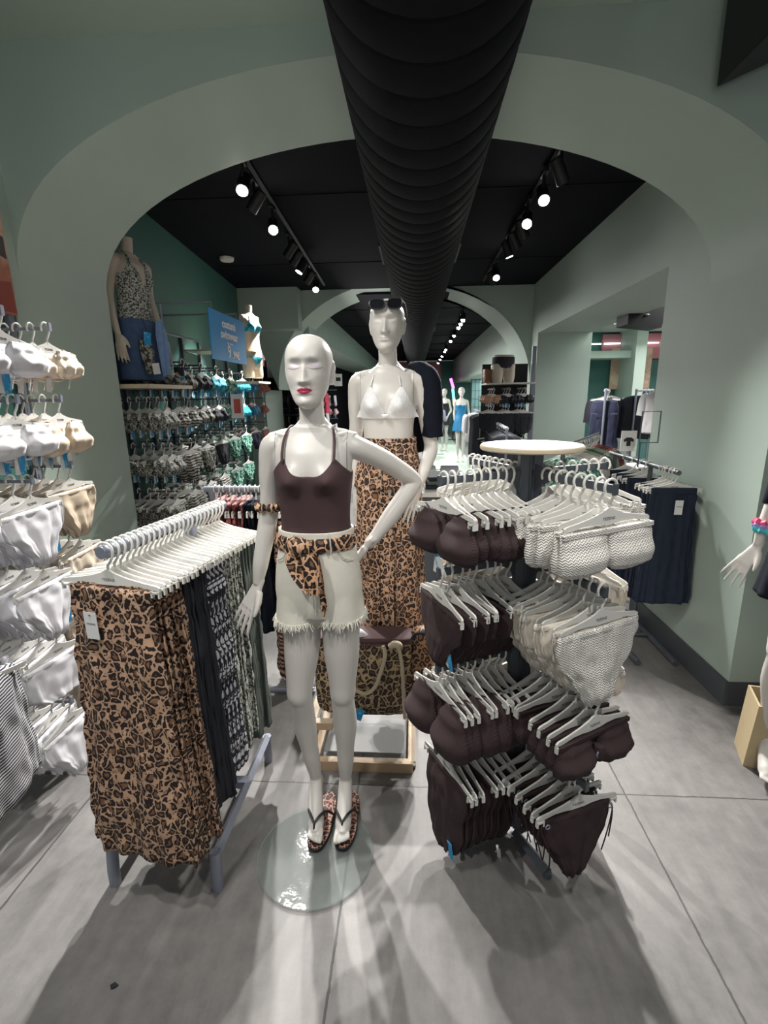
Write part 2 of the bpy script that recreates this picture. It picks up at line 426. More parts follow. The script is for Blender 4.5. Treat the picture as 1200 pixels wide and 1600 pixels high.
# boxed bulkhead on the left, starting in the middle room and running on
m = MB(); m.box((-2.05, 7.17, 2.78), (.92, .24, .55)); struct('trim_bulkhead', m, SAGE)
m = MB(); m.box((-2.05, 14.9, 2.78), (.92, 14.3, .55)); struct('trim_bulkhead_left', m, SAGE)
m = MB(); m.box((2.0, 14.9, 2.62), (.72, 14.3, .86)); struct('trim_bulkhead_right', m, SAGE)
m = MB(); m.box((0, 15, 3.09), (4.4, 14.6, .1))
for yy in range(9, 22, 2): m.box((0, yy, 3.037), (3.3, .02, .01))
struct('ceiling_far', m, BLACKC)
m = MB(); m.box((2.4, 14.8, 2.14), (1.6, 14.3, .1)); struct('ceiling_far_right', m, SAGE)
m = MB(); m.box((-2.6, 15, 1.5), (.15, 15, 3)); struct('wall_far_left', m, BLACKC)
m = MB(); m.box((-2.50, 12, 2.2), (.06, 8, .22)); struct('trim_pink_band', m, PINK)
m = MB(); m.box((3.2, 15, 1.5), (.15, 15, 3)); struct('wall_far_right', m, SAGE)
m = MB(); m.box((-1, 22.2, 1.5), (4.3, .15, 3)); struct('wall_end', m, PINK)
m = MB(); m.box((2.2, 22.1, 1.5), (2.1, .15, 3)); struct('wall_end_green', m, TEAL)
m = MB()
for yy in (10.5, 13.5, 17): m.box((2.05, yy, 1.05), (.35, .35, 2.1))
struct('wall_far_pillars', m, plain('tile_teal', (.16, .28, .29), .3, vary=.1), bevel=.01)
# tile joints on the pillars
m = MB()
for yy in (10.5, 13.5, 17):
    for k in range(8): m.box((2.05, yy, .15+k*.26), (.36, .36, .012))
    for dx in (-.06, .06): m.box((2.05+dx, yy-.176, 1.05), (.012, .01, 2.1))
    for dy in (-.06, .06): m.box((1.872, yy+dy, 1.05), (.01, .012, 2.1))
struct('trim_tile_joints', m, BLACKM)
m = MB(); m.box((.9, 15.0, .004), (.9, 12, .008)); struct('floor_far', m, PALEG)
# room beyond the right opening
m = MB(); m.box((4.3, 8.2, 1.5), (4.6, .15, 3)); struct('wall_side_room', m, TEAL)
m = MB(); m.box((6.6, 5.4, 1.5), (.15, 5.8, 3)); struct('wall_side_room_right', m, PINK)
m = MB(); m.box((4.5, 5.5, 3.06), (4.6, 6.0, .1)); struct('ceiling_side_room', m, BLACKC)
m = MB(); m.box((4.4, 7.6, 2.62), (4.3, .9, .26)); struct('trim_side_room_soffit', m, SAGE)
m = MB(); m.box((4.2, 6.0, 2.70), (3.8, .30, .66)); struct('trim_side_room_beam', m, SAGE)
m = MB()
for k in range(7): m.box((2.6+k*.62, 8.10, 1.85), (.05, .04, 1.1))
struct('trim_side_room_posts', m, SAGE)
m = MB(); m.box((3.6, 8.09, 2.28), (1.5, .06, .36)); struct('trim_side_room_pink', m, PINK)

# the air duct
m = MB(); rs = []
cx, cz, r0 = .035, 2.735, .30
y = 1.05; k = 0
ringy = []
yy = .9
prof = []
sp = .155
while yy < 21:
    for t in (0, .035, .09, .5, .91, .965):
        b = .003 if t == 0 else (.007 if t in (.035, .965) else .0095 if t == .5 else .009)
        prof.append((yy+t*sp, r0-.010+b))
    yy += sp
    if yy > 9: sp = .3
for yy_, r in prof:
    rs.append([(cx+r*math.cos(2*PI*j/40), yy_, cz+r*math.sin(2*PI*j/40)) for j in range(40)])
m.rings(rs); duct = m.build('air_duct', DUCT, auto=False)
setp(duct, 'long black ribbed fabric air duct running under the ceiling through both arches', 'air duct')
for yy_ in (4.1, 8.8, 13):
    m = MB()
    for sx in (-1, 1): m.tube([(cx+sx*.302, yy_, cz), (cx+sx*.302, yy_+.0, 3.03)], .006, 6); m.box((cx+sx*.305, yy_+.25, cz-.02), (.014, .55, .03))
    m.build('duct_hanger', BLACKM, duct)

# smoke detector, speaker boxes
m = MB(); m.lathe([(.0, 3.036), (.075, 3.036), (.078, 3.02), (.066, 3.0), (.03, 2.992), (0, 2.992)], (-1.98, 5.55, 0), 8)
setp(m.build('smoke_detector', WHITEP), 'small white smoke detector on the black ceiling above the left wall', 'smoke detector')
t = empty('loudspeaker', (1.42, 2.10, 2.90), 0, 'large black box fixed near the ceiling at top right corner', 'loudspeaker')
m = MB(); m.prism([(-.26, -.16), (.20, .02), (.20, .16), (-.26, .16)], -.14, .20); m.build('housing', BLACKM, t, bevel=.006, smooth=False)
m = MB(); m.box((-.04, -.142, .07), (.36, .006, .12)); m.build('grille', BLACKR, t)
t = empty('loudspeaker', (2.35, 5.62, 2.42), 0, 'black loudspeaker hung under ceiling in the side room seen through the opening', 'loudspeaker')
m = MB(); m.prism([(-.18, -.14), (.16, -.18), (.22, .2), (-.18, .2)], -.15, .15); m.build('housing', BLACKM, t, smooth=False)
m = MB(); m.lathe([(.0, 0), (.02, 0), (.02, .01), (0, .01)], (0, -.16, -.06), 12); m.build('badge', WHITEP, t)

# ------------------------------------------------------------------ LIGHTS
def spot_fixture(loc, aim, label, group, watts, size=.03, angle=60, blend=.6, lit=True, real=True):
    loc = Vector(loc); d = (Vector(aim)-loc).normalized()
    t = empty('track_spotlight', loc, 0, label, 'spotlight', group)
    m = MB(); m.tube([(0, 0, .145), (0, 0, .0)], .011, 8); m.box((0, 0, .14), (.03, .12, .03)); m.build('mount', BLACKM, t)
    m = MB(); a = -d*.09; b = d*.05
    m.tube([a, a+d*.005, b-d*.004, b], [.028, .036, .040, .040], 18); m.build('lamp_head', BLACKM, t)
    m = MB(); m.tube([b+d*.001, b+d*.004], .033, 18); m.build('lens', LAMPE if lit else BLACKR, t)
    if real and lit:
        L = bpy.data.lights.new('spot', 'SPOT'); L.energy = watts; L.spot_size = math.radians(angle); L.spot_blend = blend
        L.shadow_soft_size = size; L.color = (1, .97, .93)
        o = bpy.data.objects.new('spot_light', L); COL.objects.link(o)
        o.location = b+d*.02; o.rotation_euler = d.to_track_quat('-Z', 'Y').to_euler(); o.parent = t
    return t
def track(y0, y1, x0, x1, z, label):
    m = MB(); m.tube([(x0, y0, z), (x1, y1, z)], .018, 4); setp(m.build('light_track', BLACKM), label, 'light track')
track(3.1, 6.9, -1.03, -1.19, 3.02, 'black ceiling light track on the left of the air duct')
track(3.1, 6.9, .86, .88, 3.02, 'black ceiling light track on the right of the air duct')
track(8.0, 21, .84, 1.0, 3.02, 'black light track in the far room beyond the second arch')
track(.1, 1.5, .75, .75, 3.042, 'light track over the front room on the right')
track(.1, 1.5, -.95, -.95, 3.042, 'light track over the front room on the left')
ords = ['nearest', 'second', 'third', 'fourth', 'fifth', 'sixth', 'seventh', 'eighth', 'ninth', 'tenth', 'eleventh', 'twelfth', 'thirteenth', 'fourteenth', 'fifteenth', 'sixteenth', 'seventeenth', 'eighteenth', 'nineteenth', 'twentieth', 'twenty-first', 'twenty-second', 'twenty-third', 'twenty-fourth', 'twenty-fifth', 'twenty-sixth']
LT = [((-1.05, 3.33), (-.95, 1.2, .2)), ((-1.08, 4.09), (-.4, 1.5, .6)), ((-1.14, 5.31), (-2.2, 4.9, .9)), ((-1.17, 6.22), (-1.0, 3.5, 0))]
for i, ((x, y), aim) in enumerate(LT):
    spot_fixture((x, y, 2.86), aim, f'lit black spotlight, {ords[i]} one on the left ceiling track', 'lit spotlights on the left track', SPOTS['mid'])
for i, (x, y, aim) in enumerate([(.84, 3.68, (.75, 1.1, .2)), (.84, 4.15, (.2, 1.4, .5)), (.84, 4.95, (1.62, 5.2, .9)), (.88, 5.85, (.8, 3.4, 0))]):
    spot_fixture((x, y, 2.86), aim, f'lit black spotlight, {ords[i]} one on the right ceiling track', 'lit spotlights on the right track', SPOTS['mid'])
for i, (x, y) in enumerate([(-1.07, 3.62), (-1.12, 4.75), (-1.13, 5.0), (-1.17, 5.8)]):
    spot_fixture((x, y, 2.86), (-2.3, y+.3, 1.5), f'dark turned-away spotlight, {ords[i]} of those on the left track', 'dark spotlights on the left track', 0, lit=False)
for i, (x, y) in enumerate([(.86, 3.35), (.86, 4.4), (.86, 4.7), (.88, 6.1)]):
    spot_fixture((x, y, 2.86), (1.6, y+.4, 1.5), f'dark turned-away spotlight, {ords[i]} of those on the right track', 'dark spotlights on the right track', 0, lit=False)
for i, y in enumerate([8.93, 9.4, 9.9, 11.2, 12.3, 14.5, 15.2, 17, 18.5, 20.5]):
    spot_fixture((.82+.01*(y-9), y, 2.86), (.3, y-1.8, 0), f'lit spotlight in the far room, {ords[i]} of the receding line', 'lit spotlights in the far room', SPOTS['far'], real=i in (1, 3, 5, 7))
for i, y in enumerate([8.6, 9.4, 11]):
    spot_fixture((-.62, y, 2.86), (-.5, y-2, 0), f'lit spotlight left of the duct in the far room, {ords[i]}', 'lit spotlights left of duct in the far room', SPOTS['far'], real=i == 1)
# lamps of the front room, over and behind the camera
for i, (x, y, aim) in enumerate([(-.95, .35, (-.45, 1.5, .9)), (.75, .35, (.35, 1.5, .9)), (-.95, .85, (-1.2, .9, 0)), (.75, 1.35, (.2, -.1, 0)), (-.95, 1.15, (-.05, 2.15, 1.55))]):
    spot_fixture((x, y, 2.89), aim, f'front room ceiling spotlight above the camera, {ords[i]} one counted from the left wall', 'front room spotlights', SPOTS['near'], size=.035, angle=66, blend=.8)
def area(loc, rot, e, sx, sy, col=(1, .98, .95)):
    L = bpy.data.lights.new('fill_area', 'AREA'); L.shape = 'RECTANGLE'; L.size = sx; L.size_y = sy; L.energy = e; L.color = col  # unseen area lights without fixtures, added to brighten the rooms
    o = bpy.data.objects.new('area_light', L); COL.objects.link(o); o.location = loc; o.rotation_euler = rot; return o
area((0, -1.6, 2.2), (math.radians(72), 0, 0), SPOTS['fill']*3.2, 3.0, 1.6)   # soft fill light added out of view behind the camera
area((-1.9, 8.9, 2.45), (0, 0, 0), 30, .2, 2.5)
area((4.2, 6.8, 2.95), (0, 0, 0), 130, 3.0, .8)
area((0, 12, 2.35), (0, 0, 0), 110, .4, 6)
area((2.5, 15, 2.05), (0, 0, 0), 160, .6, 10, (.9, 1, .97))
area((4.2, 5.2, 2.9), (math.radians(30), 0, 0), 90, 3.0, .8)
area((-1.4, 10, 2.4), (0, math.radians(-60), 0), 110, .4, 6)
# ------------------------------------------------------------------ MANNEQUINS
def interp(tab, t):
    # smooth interpolation in a table of rows (t, a, b, ...)
    if t <= tab[0][0]: return tab[0][1:]
    if t >= tab[-1][0]: return tab[-1][1:]
    for i in range(len(tab)-1):
        if tab[i][0] <= t <= tab[i+1][0]:
            a, b = tab[i], tab[i+1]; k = (t-a[0])/(b[0]-a[0])
            p = tab[max(i-1, 0)]; q = tab[min(i+2, len(tab)-1)]
            out = []
            for j in range(1, len(a)):
                h = b[0]-a[0]
                ma = (b[j]-p[j])/(b[0]-p[0]) if b[0] > p[0] else 0
                mb = (q[j]-a[j])/(q[0]-a[0]) if q[0] > a[0] else 0
                k2, k3 = k*k, k*k*k
                out.append((2*k3-3*k2+1)*a[j]+(k3-2*k2+k)*h*ma+(-2*k3+3*k2)*b[j]+(k3-k2)*h*mb)
            return out
# z, half width, front depth, back depth
TORSO = [(.855, .108, .062, .085), (.90, .130, .078, .10), (.95, .137, .086, .112), (1.00, .136, .088, .112), (1.06, .129, .086, .10), (1.12, .117, .080, .080),
         (1.185, .108, .076, .066), (1.25, .110, .080, .066), (1.31, .117, .086, .074), (1.37, .123, .086, .084), (1.42, .124, .074, .084),
         (1.455, .108, .052, .074), (1.48, .078, .038, .060), (1.50, .055, .035, .055)]
def torso_pt(th, z, off=0):
    a, f, b = interp(TORSO, z)
    c, s = math.cos(th), math.sin(th)
    n = 1.12
    x = a*math.copysign(abs(c)**(1/n), c); d = (f if s < 0 else b)
    y = d*math.copysign(abs(s)**(1/n), s)
    bx = abs(x)-.060
    bust = .040*math.exp(-(bx/.036)**2)*math.exp(-((z-1.335)/.040)**2 if z > 1.335 else -((z-1.335)/.030)**2)
    if s < 0: y -= bust*min(1, -s*2)
    glute = .022*math.exp(-((abs(x)-.065)/.05)**2-((z-.94)/.06)**2)
    if s > 0: y += glute*min(1, s*2)
    l = math.hypot(c, s)
    return Vector((x+off*c, y+off*s, z))
HEADH = [(0, .012, -.070, -.010), (.03, .026, -.082, .0), (.07, .036, -.0865, .012), (.14, .046, -.085, .03), (.24, .0555, -.083, .05), (.36, .0635, -.083, .068), (.5, .069, -.081, .082),
         (.62, .0715, -.083, .092), (.74, .070, -.082, .096), (.84, .062, -.072, .088), (.92, .048, -.054, .072), (.97, .031, -.030, .052), (1.0, .006, .002, .02)]
def head_mb(m, z0=1.553, H=.218, yc=0):
    n = 96; rs = []
    for i in range(100):
        t = i/99
        a, f, b = interp(HEADH, t)
        z = z0+t*H; r = []
        for j in range(n):
            th = 2*PI*j/n; c, s = math.cos(th), math.sin(th)
            mid = (f+b)/2; hy = (b-f)/2
            x = a*math.copysign(abs(c)**.92, c); y = mid+hy*math.copysign(abs(s)**.92, s)
            zz = z
            if s < 0:
                fr = min(1, -s*1.6)
                g = lambda v, c_, w_: math.exp(-((v-c_)/w_)**2)
                # nose
                k = 0
                if t < .60:
                    if t >= .345: k = (1-(t-.345)/.255)**1.0
                    else: k = max(0, 1-(.345-t)/.035)
                wn = .0075+.006*max(0, min(1, (.47-t)/.12))
                y -= fr*.025*k*g(x, 0, wn)
                y -= fr*.0065*g(abs(x), .013, .006)*g(t, .355, .03)
                # brow + sockets + lids
                y += fr*.0115*g(abs(x), .026, .017)*g(t, .585, .055)
                y -= fr*.0065*g(abs(x), .031, .014)*g(t, .548, .032)
                y -= fr*.004*g(abs(x), .028, .022)*g(t, .66, .04)
                # lips
                y -= fr*.0085*g(x, 0, .020)*(g(t, .262, .022)+g(t, .212, .022))
                y += fr*.0045*g(x, 0, .022)*g(t, .2385, .008)
                y += fr*.004*g(x, 0, .018)*g(t, .165, .022)
                y -= fr*.006*g(x, 0, .016)*g(t, .09, .05)
                # cheek bones
                y -= fr*.003*g(abs(x), .045, .014)*g(t, .44, .06)
                y += fr*.004*g(abs(x), .040, .014)*g(t, .26, .07)
            r.append((x, y+yc, zz))
        rs.append(r)
    m.rings(rs)
    for sx in (-1, 1):
        m.tube([(sx*.066, yc+.006, z0+.075), (sx*.0695, yc+.010, z0+.095), (sx*.073, yc+.016, z0+.12), (sx*.071, yc+.012, z0+.135), (sx*.066, yc+.006, z0+.135)], [.005, .007, .007, .006, .005], 10, flat=1.4)
def hand_mb(m, wrist, d, side, nrm, curl=.25, splay=.10, right=True, spread=None):
    wrist, d, side, nrm = Vector(wrist), Vector(d).normalized(), Vector(side), Vector(nrm)
    side = (side-d*side.dot(d)).normalized(); nrm = d.cross(side).normalized()*(1 if nrm.dot(d.cross(side)) > 0 else -1)
    P = lambda a, b, c: wrist+d*a+side*b+nrm*c
    for k in (-.018, -.006, .006, .018):
        m.tube([P(-.03, k*.3, 0), P(.015, k*.62, 0), P(.080, k*1.25, 0)], [.0115, .0115, .0098], 10, smooth=4)
    L = [.072, .088, .093, .084]
    for i, b in enumerate((-.0255, -.0085, .0085, .0255)):
        a = (i-1.5)*splay; dd = (d*math.cos(a)+side*math.sin(a)).normalized()
        p = P(.078, b, 0); pts = [p]; ang = curl*.4
        for j, fr in enumerate((.46, .31, .23)):
            e = (dd*math.cos(ang)+nrm*math.sin(ang)); p = p+e*L[i]*fr*1.12; pts.append(p); ang += curl
        m.tube([P(.055, b*.9, 0)]+pts, [.0092, .0082, .0070, .0060, .0040], 10, smooth=3)
    m.tube([P(.012, .018, 0), P(.040, .036, .006), P(.066, .046, .012), P(.088, .050, .014)], [.013, .0115, .0085, .0055], 10, smooth=3)
def toes(m, L):
    x0 = L['foot'][-1][0]; y0 = L['foot'][-1][1]; z0 = L['foot'][-1][2]; sx = 1 if x0 > L.get('mid', 0) else -1
    if L['foot'][-1][2] > .2: return
    for q, r_, ln in ((-.019, .0095, .030), (-.006, .0070, .027), (.004, .0066, .022), (.013, .0062, .016), (.021, .0058, .009)):
        m.tube([(x0+sx*q, y0+.02, z0+.004), (x0+sx*q*1.1, y0-ln*.5, z0-.001), (x0+sx*q*1.1, y0-ln, z0-.008)], [r_, r_, r_*.75], 10, smooth=3)
def body(name, arms, parent, neck=True, legs=True, legspec=None, head=True, torso=(0, 1), voxel=.0032, mat=None):
    m = MB(); n = 48
    zs = [.855+i*(1.50-.855)/64 for i in range(65)]
    m.rings([[torso_pt(2*PI*j/n, z) for j in range(n)] for z in zs])
    if neck:
        m.tube([(0, .030, 1.42), (0, .024, 1.48), (0, .008, 1.54), (0, .002, 1.60)], [.060, .045, .0385, .038], 24, smooth=6)
        for sx in (-1, 1): m.tube([(sx*.018, .028, 1.515), (sx*.050, .024, 1.474), (sx*.10, .014, 1.456), (sx*.130, .006, 1.445)], [.022, .026, .031, .034], 16, smooth=5)
        for sx in (-1, 1): m.tube([(sx*.012, -.026, 1.452), (sx*.06, -.026, 1.466), (sx*.115, -.006, 1.475)], [.006, .007, .007], 8, smooth=5)
    if head: head_mb(m)
    for a in arms:
        m.tube(a['pts'], a['r'], 20, smooth=8)
        if 'hand' in a: hand_mb(m, **a['hand'])
    if legs:
        for L in legspec: m.tube(L['pts'], L['r'], 24, smooth=8); m.tube(L['foot'], L['fr'], 16, smooth=6); toes(m, L); m.tube(L['heel'], L['hr'], 14, smooth=4)
    o = m.build(name, mat or BODY, None, auto=False)
    r = o.modifiers.new('r', 'REMESH'); r.mode = 'VOXEL'; r.voxel_size = voxel; r.use_smooth_shade = True
    s = o.modifiers.new('s', 'SMOOTH'); s.factor = .5; s.iterations = 5
    bpy.context.view_layer.update()
    me = bpy.data.meshes.new_from_object(o.evaluated_get(bpy.context.evaluated_depsgraph_get()))
    me.name = name
    for p in me.polygons: p.use_smooth = True
    o.modifiers.clear(); o.data = me
    if not me.materials: me.materials.append(mat or BODY)
    o.parent = parent
    return o
def leg(sx, hx=.064, kx=.070, ax=.060, ft=0, ky=-.012):
    X = lambda v: sx*v
    return dict(pts=[(X(hx), .012, .97), (X(hx+.003), .010, .90), (X(hx+.005), .0, .75), (X(kx), ky, .585), (X(kx-.002), ky+.006, .535), (X(kx), .016, .43), (X((kx+ax)/2), .034, .28), (X(ax), .052, .15)],
                r=[.070, .074, .063, .046, .041, .043, .032, .0225],
                foot=[(X(ax), .054, .155), (X(ax), .030, .115), (X(ax)+ft*.4, -.020, .070), (X(ax)+ft*.8, -.060, .048), (X(ax)+ft, -.098, .042)], fr=[.024, .027, .029, .030, .017],
                heel=[(X(ax), .056, .16), (X(ax), .074, .115), (X(ax), .068, .098)], hr=[.020, .023, .020])
def smooth_remesh(o, vox=.005, it=6):
    r = o.modifiers.new('r', 'REMESH'); r.mode = 'VOXEL'; r.voxel_size = vox; r.use_smooth_shade = True
    s = o.modifiers.new('s', 'SMOOTH'); s.factor = .5; s.iterations = it
    bpy.context.view_layer.update()
    me = bpy.data.meshes.new_from_object(o.evaluated_get(bpy.context.evaluated_depsgraph_get()))
    mats = list(o.data.materials); o.modifiers.clear(); o.data = me
    if not me.materials:
        for mt in mats: me.materials.append(mt)
    for p in me.polygons: p.use_smooth = True
def shell(name, mat, parent, z0f, ztop, off=.005, n=96, nz=40, fold=0, extra=None):
    """garment following the trunk: bottom z0f(th), top ztop(th)"""
    m = MB(); rs = []
    for i in range(nz+1):
        k = i/nz; r = []
        for j in range(n):
            th = 2*PI*j/n; a = z0f(th); b = ztop(th); z = a+(b-a)*k
            o_ = off+fold*mnoise.noise(Vector((math.cos(th)*6, math.sin(th)*6, z*14)))
            if extra: o_ += extra(th, z)
            r.append(torso_pt(th, z, o_))
        rs.append(r)
    # thickness : go back down inside
    inner = [[Vector(p)*1 for p in r] for r in rs]
    vs = [p for r in rs for p in r]; fs = []
    for i in range(nz):
        for j in range(n):
            fs.append((i*n+j, i*n+(j+1) % n, (i+1)*n+(j+1) % n, (i+1)*n+j))
    m.add(vs, fs)
    o = m.build(name, mat, parent, auto=False)
    s = o.modifiers.new('t', 'SOLIDIFY'); s.thickness = .003; s.offset = -1
    return o
def scrunchie(name, c, R, r, mat, parent, axis=(0, 0, 1), seed=0):
    m = MB(); ax = Vector(axis).normalized(); u = ax.orthogonal().normalized(); v = ax.cross(u); N = 60; rs = []
    for i in range(N):
        a = 2*PI*i/N; d = u*math.cos(a)+v*math.sin(a); ring = []
        rr = r*(1+.28*math.sin(a*9+seed)+.12*math.sin(a*17))
        for k in range(12):
            b = 2*PI*k/12; ring.append(Vector(c)+d*(R+rr*math.cos(b))+ax*rr*1.15*math.sin(b+.3*math.sin(a*7)))
        rs.append(ring)
    m.rings(rs, True); return m.build(name, mat, parent)

# --- front mannequin
MX, MY = -.322, 1.545
M1 = empty('mannequin', (MX, MY, .012), 0, 'front mannequin with red lips, brown top, white denim shorts and leopard scarf belt', 'mannequin')
armR = dict(pts=[(-.105, .006, 1.440), (-.134, .006, 1.432), (-.148, .012, 1.36), (-.156, .02, 1.26), (-.168, .012, 1.17), (-.190, -.006, 1.06), (-.206, -.014, .975)],
            r=[.037, .037, .034, .031, .0315, .027, .0175],
            hand=dict(wrist=(-.208, -.016, .965), d=(-.42, -.12, -.90), side=(.8, -.5, -.3), nrm=(-.2, -.9, .1), curl=-.07, splay=.10))
armL = dict(pts=[(.105, .006, 1.440), (.134, .008, 1.430), (.205, .05, 1.392), (.268, .10, 1.345), (.318, .135, 1.300), (.305, .125, 1.275), (.250, .085, 1.20), (.190, .045, 1.125), (.165, .03, 1.10)],
            r=[.037, .037, .034, .032, .029, .030, .030, .021, .018],
            hand=dict(wrist=(.170, .033, 1.105), d=(-.55, .35, -.65), side=(-.3, -.9, -.2), nrm=(.6, .2, -.5), curl=.12, splay=.06))
b1 = body('body', [armR, armL], M1, legspec=[leg(-1, kx=.082, ax=.056, ft=.020, ky=-.02), leg(1, kx=.070, ax=.058, ft=.004)])
b1['makeup'] = 1.0
# tank top
def top_z(th):
    x = torso_pt(th, 1.36)[0]; s = math.sin(th)
    if s < 0:
        ax = abs(x)
        if ax < .074: return 1.352+ .055*(ax/.074)**3.2
        return 1.407-(ax-.074)*1.1
    return 1.35+.02*abs(s)
tt = shell('tank_top', BROWNT, M1, lambda th: 1.09, top_z, .0045, n=160)
for sx in (-1, 1):
    m = MB()
    m.tube([(sx*.079, -.084, 1.395), (sx*.080, -.072, 1.425), (sx*.078, -.046, 1.462), (sx*.070, -.012, 1.492), (sx*.066, .03, 1.497), (sx*.062, .062, 1.47), (sx*.058, .088, 1.41), (sx*.055, .098, 1.37)], .0042, 8, flat=.6, smooth=6)
    m.build('strap', BROWNT, tt)
# shorts
def loft_leg(m, sx, z0, z1, off, flare=.0):
    rs = []
    for i in range(14):
        k = i/13; z = z0+(z1-z0)*k
        cx_ = sx*(.069+.005*k); rx = .070+off+flare*k; ry = .096+flare*k
        rs.append([(cx_+rx*math.cos(a), .012+ry*math.sin(a), z) for a in [2*PI*j/36 for j in range(36)]])
    m.rings(rs)
m = MB(); n = 60
m.rings([[torso_pt(2*PI*j/n, z, .007+.004*max(0, (1.05-z)/.2)) for j in range(n)] for z in [.875+i*(1.165-.875)/30 for i in range(31)]])
for sx in (-1, 1): loft_leg(m, sx, .95, .845+(.008 if sx > 0 else 0), .005, .006)
sh = m.build('denim_shorts', DENIMW, M1); smooth_remesh(sh, .0045, 8)
# open leg ends read as fringe: frayed threads
for sx in (-1, 1):
    m = MB(); zz = .856+(.008 if sx > 0 else 0)
    for i in range(150):
        a = 2*PI*i/150+random.uniform(-.02, .02)
        cx_ = sx*.074; rx, ry = .080, .102
        if sx*math.cos(a) < -.93: continue
        p = Vector((cx_+rx*math.cos(a), .012+ry*math.sin(a), zz+.004)); L = random.uniform(.012, .034)
        q = p+Vector((random.uniform(-.008, .008)+.006*math.cos(a), .006*math.sin(a)+random.uniform(-.004, .004), -L))
        m.tube([p, (p+q)/2+Vector((random.uniform(-.003, .003), 0, 0)), q], [.0022, .0018, .0008], 4)
    m.build('frayed_hem', DENIMW, sh)
m = MB()
m.tube([torso_pt(-PI/2+.02+.001*i, .90+.022*i, .0135) for i in range(10)], .0014, 5)
m.tube([torso_pt(-PI/2+.16, 1.135-.004*i, .0125) for i in range(20)], .0012, 5)
m.build('fly_seam', DENIMW, sh)
for sx in (-1, 1):
    m = MB(); c0 = -PI/2+sx*.62
    m.tube([torso_pt(c0+sx*.02, 1.135, .0135), torso_pt(c0+sx*.08, 1.095, .014), torso_pt(c0+sx*.28, 1.078, .0145), torso_pt(c0+sx*.50, 1.075, .0145)], .0018, 6, smooth=6)
    m.build('pocket_seam', plain('denim_seam', (.50, .46, .38), .8), sh)
for k in (-.42, .42):
    m = MB(); m.tube([torso_pt(-PI/2+k, 1.168, .012), torso_pt(-PI/2+k, 1.155, .026), torso_pt(-PI/2+k, 1.12, .026), torso_pt(-PI/2+k, 1.105, .014)], .0055, 6, flat=.35)
    m.build('belt_loop', DENIMW, sh)
m = MB(); m.rings([[torso_pt(2*PI*j/60, z, o_) for j in range(60)] for z, o_ in ((1.150, .013), (1.170, .014), (1.172, .012), (1.171, .006), (1.150, .005))])
m.build('waistband', DENIMW, sh)
# scarf belt
m = MB(); rs = []
for j in range(90):
    th = 2*PI*j/90; c0 = torso_pt(th, 1.138, .016); out = Vector((math.cos(th), math.sin(th), 0)); ring = []
    dz = -.006*math.sin(-th)+.003*math.sin(th*5)
    for k in range(14):
        b = 2*PI*k/14; hz = .0235*(1+.12*math.sin(th*7)); ho = .0055+.0022*math.sin(th*11+math.sin(b*3)*2)
        ring.append(c0+out*ho*math.cos(b)+Vector((0, 0, dz+hz*math.sin(b)+.002*math.sin(b*4+th*9))))
    rs.append(ring)
m.rings(rs, True); sc = m.build('scarf_belt', LEO2, M1)
def drape(m, outline_l, outline_r, ybase, amp=.006, nf=3, thick=.003, n=14, yfun=None):
    """sheet between two edge polylines (x,z) sampled equally, folded in y"""
    k = 22
    def samp(pl, t):
        t *= len(pl)-1; i = min(int(t), len(pl)-2); f = t-i
        return (pl[i][0]+(pl[i+1][0]-pl[i][0])*f, pl[i][1]+(pl[i+1][1]-pl[i][1])*f)
    vs = []
    for side in (0, 1):
        for i in range(k+1):
            a = samp(outline_l, i/k); b = samp(outline_r, i/k)
            for j in range(n+1):
                s_ = j/n; x = a[0]+(b[0]-a[0])*s_; z = a[1]+(b[1]-a[1])*s_
                yy = ybase+(yfun(i/k) if yfun else 0)-amp*math.sin(s_*PI*nf+i*.12)-side*(-thick)
                vs.append((x, yy, z))
    N = (k+1)*(n+1); fs = []
    for i in range(k):
        for j in range(n):
            q = (i*(n+1)+j, i*(n+1)+j+1, (i+1)*(n+1)+j+1, (i+1)*(n+1)+j)
            fs.append(q); fs.append(tuple(N+t for t in reversed(q)))
    rim = [j for j in range(n+1)]+[i*(n+1)+n for i in range(1, k+1)]+[k*(n+1)+j for j in range(n-1, -1, -1)]+[i*(n+1) for i in range(k-1, 0, -1)]
    for i in range(len(rim)):
        a, b = rim[i], rim[(i+1) % len(rim)]; fs.append((a, b, N+b, N+a))
    m.add(vs, fs)
m = MB()
m.tube([(-.068, -.108, 1.118), (-.045, -.122, 1.146), (-.015, -.124, 1.140), (.004, -.112, 1.120)], [.018, .025, .024, .014], 14, smooth=6, flat=.75)
m.tube([(-.048, -.128, 1.162), (-.035, -.137, 1.142), (-.038, -.130, 1.116)], [.010, .013, .011], 10, smooth=5)
m.build('knot', LEO2, sc)
m = MB(); drape(m, [(-.062, 1.140), (-.074, 1.092), (-.052, 1.040), (-.024, 1.004), (-.014, .990)], [(-.010, 1.145), (.026, 1.120), (.034, 1.06), (.028, 1.02), (.026, .984)], -.122, .007, 4, yfun=lambda t: -.004-.010*math.sin(t*2))
m.build('scarf_tail', LEO2, sc)
m = MB(); drape(m, [(.0, 1.13), (.010, 1.06), (.022, .99), (.026, .93), (.030, .900)], [(.024, 1.12), (.034, 1.06), (.040, .99), (.046, .94), (.036, .902)], -.112, .003, 2, yfun=lambda t: .004)
m.build('scarf_tail', LEO2, sc)
scrunchie('scrunchie', (-.160, .018, 1.235), .034, .0115, LEO2, M1)
